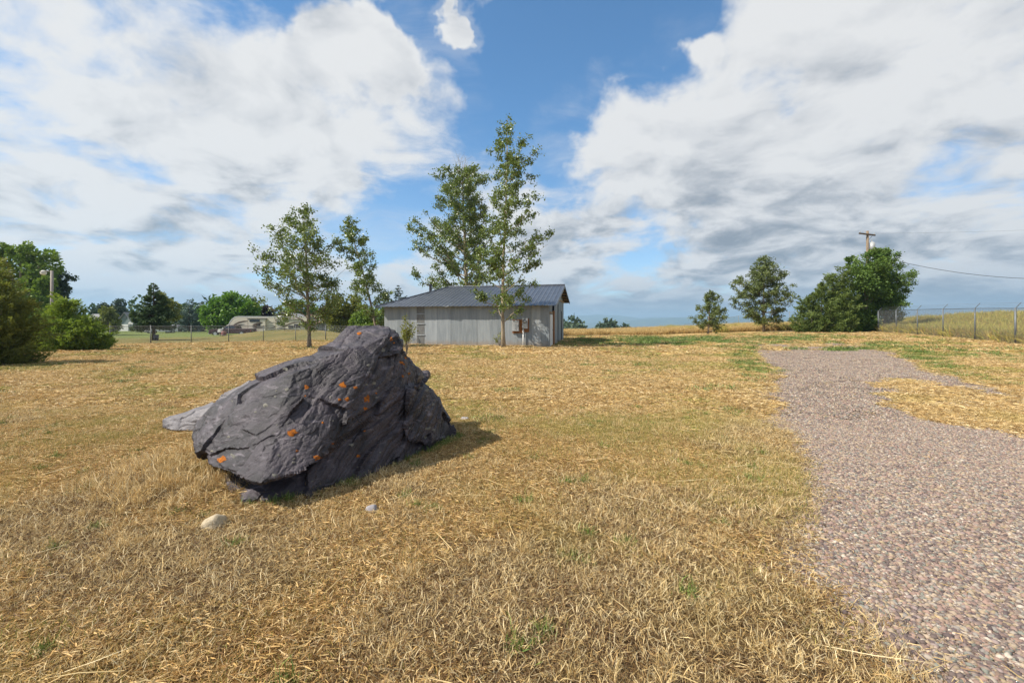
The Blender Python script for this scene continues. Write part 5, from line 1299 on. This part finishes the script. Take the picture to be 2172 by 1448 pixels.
def lamp_post():
    b = at(110, 705, 46.0); b[2] = hz(b[0], b[1]); top = at(110, 574, 46.0)[2] - b[2]
    e = empty('lamp_post', b, 0, 'weathered wooden yard lamp pole with a white lamp behind the junipers', 'lamp post')
    MB().tube([(0, 0, -0.2), (0, 0, top)], [0.15, 0.12], 9).build('pole', M_POLEG, e, True)
    MB().tube([(0, -0.05, top - 0.15), (-0.4, -0.05, top - 0.02), (-0.75, -0.05, top - 0.1)], 0.035, 6).build('lamp_arm', M_POLEG, e, True)
    l = MB().tube([(-0.8, -0.05, top + 0.02), (-0.8, -0.05, top - 0.15)], [0.10, 0.30], 14).build('lamp_hood', M_WHITE, e, True)
    MB().sphere((-0.8, -0.05, top - 0.25), 0.26, 14, 8, 0.85).build('lamp_globe', M_WHITE, l, True)
lamp_post()

# ------------------------------------------------------------------ neighbours: houses, trailer, vehicles
M_SIDE_G = mat('grey_green_siding', (0.17, 0.205, 0.20), 0.8, 0.2, var=(0.21, 0.245, 0.24), scale=3)
M_SIDE_W = mat('white_siding', (0.60, 0.61, 0.62), 0.7, 0.2, var=(0.54, 0.55, 0.56), scale=3)
M_SHING = mat('grey_shingle', (0.20, 0.20, 0.205), 0.95, 0.1, var=(0.26, 0.26, 0.265), scale=12, bump=0.4, bscale=30)
M_SHINGB = mat('brown_shingle', (0.14, 0.10, 0.075), 0.95, 0.1, var=(0.20, 0.15, 0.11), scale=12, bump=0.4, bscale=30)
M_CEDAR = mat('cedar_siding', (0.28, 0.15, 0.075), 0.8, 0.2, var=(0.36, 0.21, 0.11), scale=4, stretch=(0.5, 0.5, 6))
def roof_pair(e, w, dp, eave, ridge, m, ov=0.35, t=0.12, ridge_x=0.0, name='roof'):
    """gable roof, ridge along local y, gable facing -y"""
    o = []
    hw = w / 2
    for s in (-1, 1):
        sl = (ridge - eave) / (hw - s * ridge_x)
        xe = s * (hw + ov); ze = eave - sl * ov
        P = [(ridge_x, -ov, ridge), (xe, -ov, ze), (xe, dp + ov, ze), (ridge_x, dp + ov, ridge)]
        P2 = [(x, y, z + t) for x, y, z in P]
        o.append(MB().add(P + P2, [(0, 1, 2, 3), (7, 6, 5, 4), (0, 4, 5, 1), (1, 5, 6, 2), (2, 6, 7, 3), (3, 7, 4, 0)]).build(name, m, e))
    return o
def gable_walls(e, w, dp, eave, ridge, m, name='wall', ridge_x=0.0):
    hw = w / 2
    MB().prism([(-hw, -0.4), (hw, -0.4), (hw, eave), (ridge_x, ridge), (-hw, eave)], 0, dp).build(name, m, e)
def window(e, c, w, h, axis='x', fm=None, gm=None):
    sx = (w, 0.08, h) if axis == 'x' else (0.08, w, h); g = (w - 0.16, 0.1, h - 0.16) if axis == 'x' else (0.1, w - 0.16, h - 0.16)
    f = MB().box(c, sx).build('window', fm or M_WHITE, e); MB().box(c, g).build('pane', gm or M_GLASS, f)
def houses():
    # garage with gable, far left
    d = 104.0; b = at(266, 708, d); b[2] = -0.6
    e = empty('garage', b, R(-4), 'grey green garage with a grey roof and pale door behind the spruce', 'garage')
    gable_walls(e, 3.5, 7, 2.5, 4.75, M_SIDE_G); roof_pair(e, 3.5, 7, 2.55, 4.8, M_SHING)
    dr = MB().box((-0.2, -0.05, 1.05), (1.95, 0.08, 2.1)).build('garage_door', M_WHITE, e)
    for k in range(3): MB().box((-0.2, -0.095, 0.5 + k * 0.52), (1.9, 0.02, 0.03)).build('panel_joint', M_GREYBOX, dr)
    MB().box((0.0, -0.04, 3.7), (0.5, 0.06, 0.55)).build('gable_vent', M_SHING, e)
    # wing with the long roof to its left
    b2 = at(246, 708, d + 2.5); b2[2] = -0.6
    e = empty('house_wing', b2, R(86), 'low house wing with a long grey shingle roof left of the garage gable', 'house')
    gable_walls(e, 6.0, 5.5, 2.3, 4.4, M_SIDE_G); roof_pair(e, 6.0, 5.5, 2.35, 4.45, M_SHING)
    # pale board fence by the garage
    b3 = at(240, 708, 97); b3[2] = hz(b3[0], b3[1]) - 0.3
    e = empty('board_fence', b3, 0, 'short grey board fence left of the garage door', 'fence')
    for k in range(13): MB().box((-0.7 + k * 0.155, 0, 0.85), (0.14, 0.03, 1.75 + 0.02 * (k % 3))).build('board', M_POLEG, e)
    for z in (0.4, 1.4): MB().box((0.23, 0.04, z), (2.0, 0.05, 0.09)).build('rail', M_POLEG, e)
    # basketball hoop
    b4 = at(277, 708, 92); b4[2] = hz(b4[0], b4[1])
    e = empty('basketball_hoop', b4, 0, 'white basketball backboard on a pole by the garage door', 'basketball hoop')
    MB().tube([(0, 0.1, -0.6), (0, 0.1, 2.0)], 0.05, 8).build('pole', M_DARKM, e)
    MB().prism([(-0.45, 1.55), (0.45, 1.55), (0.42, 1.85), (0.25, 2.02), (-0.25, 2.02), (-0.42, 1.85)], -0.03, 0.03).build('backboard', M_WHITE, e)
    MB().tube([(0.2 * math.cos(a), -0.27 + 0.2 * math.sin(a), 1.62) for a in np.linspace(0, 2 * PI, 13)], 0.02, 5, False).build('rim', M_WOOD, e)
    # brown gabled house behind the trailer
    d = 92.0; b = at(600, 704, d); b[2] = -0.6
    e = empty('gabled_house', b, R(6), 'house with a low brown timber gable showing above the trailer roof', 'house')
    gable_walls(e, 7.2, 9, 3.0, 4.35, M_CEDAR); roof_pair(e, 7.2, 9, 3.05, 4.42, M_SHING, 0.5)
    window(e, (-0.6, -0.03, 1.9), 1.6, 1.1); window(e, (1.9, -0.03, 1.9), 1.2, 1.1)
    MB().box((0, -0.05, 3.75), (0.9, 0.05, 0.4)).build('gable_vent', M_BARKD, e)
    # white house with chimney
    d = 74.0; b = at(672, 706, d); b[2] = -0.45
    e = empty('white_house', b, R(-14), 'white single storey house with brown roof and thin chimney', 'house')
    MB().prism([(-3.6, -0.4), (2.55, -0.4), (2.55, 2.25), (-1.2, 3.35), (-3.6, 2.7)], 0, 7).build('wall', M_SIDE_W, e)
    MB().add([(-1.2, -0.5, 3.38), (3.1, -0.5, 2.12), (3.1, 7.5, 2.12), (-1.2, 7.5, 3.38), (-1.2, -0.5, 3.53), (3.1, -0.5, 2.27), (3.1, 7.5, 2.27), (-1.2, 7.5, 3.53)],
             [(0, 1, 2, 3), (7, 6, 5, 4), (0, 4, 5, 1), (1, 5, 6, 2), (2, 6, 7, 3), (3, 7, 4, 0)]).build('roof', M_SHINGB, e)
    MB().add([(-1.2, -0.5, 3.38), (-4.1, -0.5, 2.55), (-4.1, 7.5, 2.55), (-1.2, 7.5, 3.38), (-1.2, -0.5, 3.53), (-4.1, -0.5, 2.7), (-4.1, 7.5, 2.7), (-1.2, 7.5, 3.53)],
             [(3, 2, 1, 0), (4, 5, 6, 7), (0, 1, 5, 4), (1, 2, 6, 5), (2, 3, 7, 6), (3, 0, 4, 7)]).build('roof', M_SHINGB, e)
    po = MB().box((-0.6, -1.1, 1.0), (3.4, 2.0, 2.4)).build('porch', M_SIDE_W, e)
    MB().add([(-2.6, -2.4, 2.15), (1.6, -2.4, 2.0), (1.9, 0.0, 2.35), (-2.6, 0.0, 2.6), (-2.6, -2.4, 2.27), (1.6, -2.4, 2.12), (1.9, 0.0, 2.47), (-2.6, 0.0, 2.72)],
             [(0, 1, 2, 3), (7, 6, 5, 4), (0, 4, 5, 1), (1, 5, 6, 2), (2, 6, 7, 3), (3, 7, 4, 0)]).build('porch_roof', M_SHINGB, po)
    MB().tube([(1.55, 2, 2.4), (1.55, 2, 4.15)], 0.11, 8).build('chimney', M_WHITE, e)
    # carport behind it
    b = at(722, 706, 70); b[2] = -0.3
    e = empty('carport', b, R(-8), 'flat dark carport roof right of the white house', 'carport')
    for x in (-1.8, 1.8):
        for y in (0, 4): MB().box((x, y, 0.9), (0.12, 0.12, 2.4)).build('post', M_WOOD, e)
    MB().box((0, 2, 2.12), (4.4, 5, 0.14), rx=R(-3)).build('roof', M_SHINGB, e)
houses()

M_CREAM = mat('cream_trailer_skin', (0.62, 0.555, 0.44), 0.4, 0.4, var=(0.58, 0.52, 0.41), scale=2)
M_TAN = mat('tan_swoosh', (0.13, 0.095, 0.07), 0.4, 0.4)
M_GREYS = mat('grey_swoosh', (0.06, 0.055, 0.055), 0.4, 0.4)
M_RUBBER = mat('tyre_rubber', (0.02, 0.02, 0.021), 0.9, 0.1)
M_RIM = mat('wheel_rim', (0.45, 0.45, 0.46), 0.35, 0.5, metal=0.6)
M_MAROON = mat('maroon_car_paint', (0.035, 0.007, 0.009), 0.35, 0.5)
M_RED = mat('red_lamp', (0.35, 0.02, 0.02), 0.3, 0.5)
M_ROOFW = mat('white_trailer_roof', (0.74, 0.73, 0.70), 0.5, 0.3)
def wheel(e, x, y, r, w=0.24):
    t = MB().tube([(x, y - w / 2, r), (x, y + w / 2, r)], r, 18).build('wheel', M_RUBBER, e)
    MB().tube([(x, y - w / 2 - 0.012, r), (x, y + w / 2 + 0.012, r)], r * 0.6, 14).build('rim', M_RIM, t)
def trailer():
    d = 69.0; b = at(575, 708, d); b[2] = -0.66
    e = empty('travel_trailer', b, R(4), 'cream fifth wheel travel trailer with brown swooshes behind the mound', 'trailer')
    H = 3.30; X0, X1 = -5.55, 6.2; y0, y1 = -1.2, 1.2
    body = [(-3.15, 0.55), (X1, 0.55), (X1, H - 0.22), (X1 - 0.12, H - 0.08), (-4.1, H), (-4.55, H - 0.05), (-4.95, H - 0.28), (-5.3, H - 0.72), (-5.55, H - 1.25), (-5.6, 1.62), (-5.45, 1.5), (-3.35, 1.45)]
    MB().prism(body, y0, y1).build('body', M_CREAM, e, bevel=0.04)
    rf = [(-4.1, H), (X1 - 0.12, H - 0.08), (X1 - 0.12, H + 0.0), (-4.1, H + 0.09), (-4.6, H + 0.03), (-5.02, H - 0.24), (-5.37, H - 0.70), (-5.62, H - 1.25), (-5.55, H - 1.25), (-5.3, H - 0.72), (-4.95, H - 0.28), (-4.55, H - 0.05)]
    MB().prism(rf, y0 - 0.02, y1 + 0.02).build('roof_edge', M_ROOFW, e)
    MB().box((1.5, 0, H + 0.10), (0.8, 0.8, 0.22)).build('air_conditioner', M_ROOFW, e)
    # two slide-outs with their dark joints
    for (a, c, z0, z1) in ((-2.6, -0.15, 0.95, 2.98), (1.35, 4.95, 0.85, 2.86)):
        s = MB().box(((a + c) / 2, y0 - 0.18, (z0 + z1) / 2), (c - a, 0.36, z1 - z0)).build('slide_out', M_CREAM, e)
        MB().box((a - 0.03, y0 - 0.16, (z0 + z1) / 2), (0.05, 0.36, z1 - z0 + 0.1)).build('joint', M_TAN, s)
        MB().box(((a + c) / 2, y0 - 0.22, z1 + 0.05), (c - a + 0.3, 0.46, 0.07)).build('slide_awning', M_GREYS, s)
    fy = y0 - 0.37
    for (x, z, w, h, sy) in ((-1.65, 2.72, 1.35, 0.26, fy), (1.95, 2.38, 0.85, 0.34, fy), (3.55, 1.82, 0.65, 0.32, fy), (4.45, 1.95, 0.8, 0.48, fy), (5.65, 2.0, 0.55, 0.5, y0), (1.95, 1.12, 0.85, 0.2, fy), (0.15, 0.98, 0.5, 0.2, y0)):
        f = MB().box((x, sy - 0.015, z), (w + 0.08, 0.05, h + 0.08)).build('window', M_DARKM, e); MB().box((x, sy - 0.03, z), (w, 0.04, h)).build('pane', M_GLASS, f)
    # painted swooshes: thin raised vinyl shapes on the skin
    def swoosh(pts, wd, m, y):
        up, lo = [], []
        n = len(pts)
        for i, (x, z) in enumerate(pts):
            k = math.sin(PI * (i + 0.3) / (n - 0.4)) if n > 2 else 1
            up.append((x, z + wd * k / 2)); lo.append((x, z - wd * k / 2))
        MB().prism(up + lo[::-1], y - 0.008, y + 0.006).build('swoosh', m, e)
    swoosh([(-5.2, 1.75), (-4.7, 2.15), (-4.1, 2.45), (-3.4, 2.62), (-2.75, 2.68)], 0.28, M_TAN, y0 - 0.004)
    swoosh([(-5.3, 1.6), (-4.7, 1.9), (-4.0, 2.1), (-3.3, 2.2)], 0.16, M_GREYS, y0 - 0.010)
    swoosh([(-0.5, 2.5), (-1.2, 2.38), (-1.75, 2.15), (-2.0, 1.9), (-1.6, 1.72), (-0.9, 1.66), (-0.2, 1.68)], 0.26, M_TAN, fy - 0.006)
    swoosh([(-0.8, 2.3), (-1.25, 2.1), (-1.3, 1.92), (-0.9, 1.85), (-0.25, 1.9)], 0.16, M_GREYS, fy - 0.012)
    swoosh([(-3.3, 1.05), (-2.6, 1.3), (-1.6, 1.25), (-0.6, 1.12), (0.4, 1.25), (1.3, 1.5)], 0.20, M_GREYS, y0 - 0.010)
    swoosh([(-0.1, 1.6), (0.5, 1.6), (1.0, 1.75), (1.3, 1.9)], 0.14, M_TAN, y0 - 0.016)
    swoosh([(1.4, 1.55), (2.3, 1.75), (3.2, 2.2), (4.0, 2.45), (4.9, 2.55)], 0.20, M_TAN, fy - 0.006)
    swoosh([(1.4, 1.35), (2.4, 1.5), (3.4, 1.45), (4.9, 1.4)], 0.14, M_GREYS, fy - 0.012)
    swoosh([(5.0, 2.55), (5.6, 2.6), (6.15, 2.55)], 0.16, M_TAN, y0 - 0.004)
    swoosh([(0.05, 2.42), (0.35, 2.52), (0.7, 2.42), (1.1, 2.47)], 0.10, M_GREYS, y0 - 0.004)
    for x in (2.6, 3.45): 
        for y in (y0 + 0.15, y1 - 0.15): wheel(e, x, y, 0.38)
    MB().box((-4.4, 0, 1.42), (0.3, 0.3, 0.7)).build('hitch', M_DARKM, e)
trailer()
def vehicle(name, label, cat, loc, rz, paint, prof, cabin, Wd, axles, rw, lights=True):
    """prof: lower body outline x,z; cabin: greenhouse outline; both lengthwise"""
    e = empty(name, loc, rz, label, cat); h = Wd / 2
    MB().prism(prof, -h, h).build('body', paint, e, bevel=0.05)
    n = len(cabin); inn = 0.16
    zmin = min(z for _, z in cabin); zmax = max(z for _, z in cabin)
    def sh(z): return h - 0.04 - inn * (z - zmin) / (zmax - zmin)
    vs = [(x, -sh(z), z) for x, z in cabin] + [(x, sh(z), z) for x, z in cabin]
    fs = [tuple(range(n)), tuple(range(2 * n - 1, n - 1, -1))] + [(j, j + n, (j + 1) % n + n, (j + 1) % n) for j in range(n)]
    cb = MB().add(vs, fs).build('cabin', paint, e, bevel=0.03)
    cx = sum(x for x, _ in cabin) / n; cz = (zmin + zmax) / 2
    for s in (-1, 1):
        pts = [(cx + (x - cx) * 0.86, cz + (z - cz) * 0.70) for x, z in cabin]
        P = [(x, s * (sh(z) + 0.006), z) for x, z in pts] + [(x, s * (sh(z) - 0.03), z) for x, z in pts]
        MB().add(P, [tuple(range(n)), tuple(range(2 * n - 1, n - 1, -1))] + [(j, j + n, (j + 1) % n + n, (j + 1) % n) for j in range(n)]).build('side_window', M_GLASS, cb)
    xs = sorted(cabin, key=lambda q: q[0])
    for q in (0, 1):
        lo, hi = (min((p for p in cabin if p[1] == zmin), key=lambda p: p[0] if q == 0 else -p[0]), min((p for p in cabin if p[1] > cz), key=lambda p: p[0] if q == 0 else -p[0]))
        a = Vector((lo[0], 0, lo[1])); c = Vector((hi[0], 0, hi[1])); mdl = (a + c) / 2; dv = (c - a).normalized(); nn = Vector((-dv.z, 0, dv.x)) * (1 if q == 0 else -1)
        a2, c2 = mdl + (a - mdl) * 0.75, mdl + (c - mdl) * 0.75
        P = []
        for o_ in (0.008, -0.03):
            for p in (a2, c2):
                for s in (-1, 1): P.append((p.x + nn.x * o_, s * (sh(p.z) - 0.12), p.z + nn.z * o_))
        MB().add(P, [(0, 1, 3, 2), (4, 6, 7, 5), (0, 2, 6, 4), (1, 5, 7, 3), (0, 4, 5, 1), (2, 3, 7, 6)]).build('windscreen', M_GLASS, cb)
    for x in axles:
        for s in (-1, 1): wheel(e, x, s * (h - 0.08), rw)
    x0 = min(x for x, _ in prof); x1 = max(x for x, _ in prof)
    for s in (-1, 1):
        MB().box((x0 + 0.02, s * (h - 0.22), 0.85 * rw * 2.4), (0.08, 0.28, 0.16)).build('headlight', M_WHITE, e)
        MB().box((x1 - 0.02, s * (h - 0.16), 0.85 * rw * 2.4), (0.08, 0.2, 0.22)).build('tail_light', M_RED, e)
    MB().box((x0 + 0.02, 0, rw * 1.1), (0.14, Wd * 0.94, 0.2)).build('bumper', M_RIM if 'truck' in name else M_DARKM, e)
    return e
tb = at(494, 708, 66.0)
v = vehicle('pickup_truck', 'maroon pickup truck hitched to the front of the trailer', 'pickup truck', (tb[0], 66.0, -0.22), R(3), M_MAROON,
        [(-2.85, 0.42), (2.85, 0.42), (2.9, 0.65), (2.85, 1.12), (0.75, 1.12), (-1.0, 1.10), (-2.6, 1.02), (-2.88, 0.85)],
        [(-1.05, 1.06), (0.85, 1.06), (0.70, 1.52), (0.45, 1.66), (-0.25, 1.66), (-0.45, 1.58)], 1.95, (-1.9, 1.75), 0.40)
MB().box((-0.75, -1.12, 1.18), (0.12, 0.24, 0.22)).build('mirror', M_WHITE, v)
SED = [(-2.2, 0.32), (2.2, 0.32), (2.25, 0.6), (2.15, 0.92), (1.5, 0.95), (-1.0, 0.90), (-2.0, 0.78), (-2.24, 0.6)]
SEDC = [(-1.15, 0.86), (1.75, 0.86), (1.0, 1.32), (0.4, 1.40), (-0.2, 1.38)]
M_SILV = mat('silver_car_paint', (0.46, 0.45, 0.50), 0.3, 0.5, metal=0.3)
M_WCAR = mat('white_car_paint', (0.74, 0.74, 0.74), 0.25, 0.5)
cb = at(342, 713, 80.0); vehicle('parked_car', 'white car parked nose on beyond the spruce trunk', 'car', (cb[0], 80.0, hz(cb[0], 80.0) - 0.1), R(62), M_WCAR, SED, SEDC, 1.8, (-1.4, 1.35), 0.33)
cb = at(368, 707, 104.0); vehicle('parked_car', 'silver car parked side on below the blue spruce', 'car', (cb[0], 104.0, hz(cb[0], 104.0)), R(8), M_SILV, SED, SEDC, 1.8, (-1.4, 1.35), 0.33)
# small things on the neighbours' lawn
p = at(467, 714, 54.0); p[2] = hz(p[0], p[1])
e = empty('mailbox', p, 0, 'small white box on a post in front of the maroon pickup', 'mailbox')
MB().box((0, 0, 0.25), (0.08, 0.08, 0.6)).build('post', M_POLE, e); MB().box((0, 0, 0.62), (0.32, 0.45, 0.24)).tube([(0, -0.22, 0.74), (0, 0.22, 0.74)], 0.155, 10).build('box', M_WHITE, e)
p = at(475, 715, 53.0); p[2] = hz(p[0], p[1])
e = empty('barrel', p, 0, 'small faded red barrel beside the white box on the lawn', 'barrel')
MB().tube([(0, 0, 0), (0, 0, 0.2), (0, 0, 0.4), (0, 0, 0.55)], [0.24, 0.27, 0.27, 0.24], 12).build('barrel_body', mat('faded_red', (0.25, 0.09, 0.08), 0.7), e, True)
for z in (0.12, 0.43): MB().tube([(0, 0, z), (0, 0, z + 0.03)], 0.28, 12).build('hoop', M_GREYBOX, e)
p = at(682, 703, 64.0); p[2] = hz(p[0], p[1])
e = empty('tarp_heap', p, 0, 'low white tarp heap in front of the white house', 'tarp')
vs, fs = [], []
for i in range(9):
    for j in range(7):
        x, y = (i - 4) / 4, (j - 3) / 3; rr = math.hypot(x, y * 1.1)
        vs.append((x * 0.75, y * 0.5, max(0, (1 - rr ** 1.6)) * 0.55 + 0.05 * mnoise.noise(Vector((x * 3, y * 3, 0)))))
for i in range(8):
    for j in range(6): a = i * 7 + j; fs.append((a, a + 7, a + 8, a + 1))
MB().add(vs, fs).build('tarp', M_WHITE, e, True)
p = at(697, 706, 62.0); p[2] = hz(p[0], p[1])
e = empty('marker_post', p, 0, 'short white marker post right of the white tarp heap', 'post')
MB().tube([(0, 0, -0.1), (0, 0, 0.75)], 0.10, 10).build('post_shaft', M_WHITE, e, True); MB().sphere((0, 0, 0.76), 0.10, 10, 6).build('post_top', M_WHITE, e, True)
p = at(331, 722, 42.6); p[2] = hz(p[0], p[1])
e = empty('rubbish_bin', p, 0, 'small black bin standing at the foot of the bare trunked spruce', 'bin')
MB().tube([(0, 0, 0), (0, 0, 0.5)], [0.18, 0.22], 12).build('bin_body', M_DARKM, e, True); MB().tube([(0, 0, 0.5), (0, 0, 0.56)], [0.24, 0.20], 12).build('lid', M_DARKM, e)

# ------------------------------------------------------------------ the air of the valley
def build_haze():
    m = bpy.data.materials.new('valley_haze'); m.use_nodes = True
    t = NT(m.node_tree); t.n.clear(); out = t.new('ShaderNodeOutputMaterial')
    v = t.new('ShaderNodeVolumePrincipled'); v.inputs['Color'].default_value = (0.50, 0.76, 1.0, 1); v.inputs['Density'].default_value = 1.9e-4
    v.inputs['Anisotropy'].default_value = 0.2
    t.l.new(v.outputs[0], out.inputs['Volume'])
    o = MB().box((0, 0, 85), (26000, 26000, 400)).build('haze', m); tag(o, 'pale blue haze filling the valley air', 'haze', kind='stuff')
build_haze()
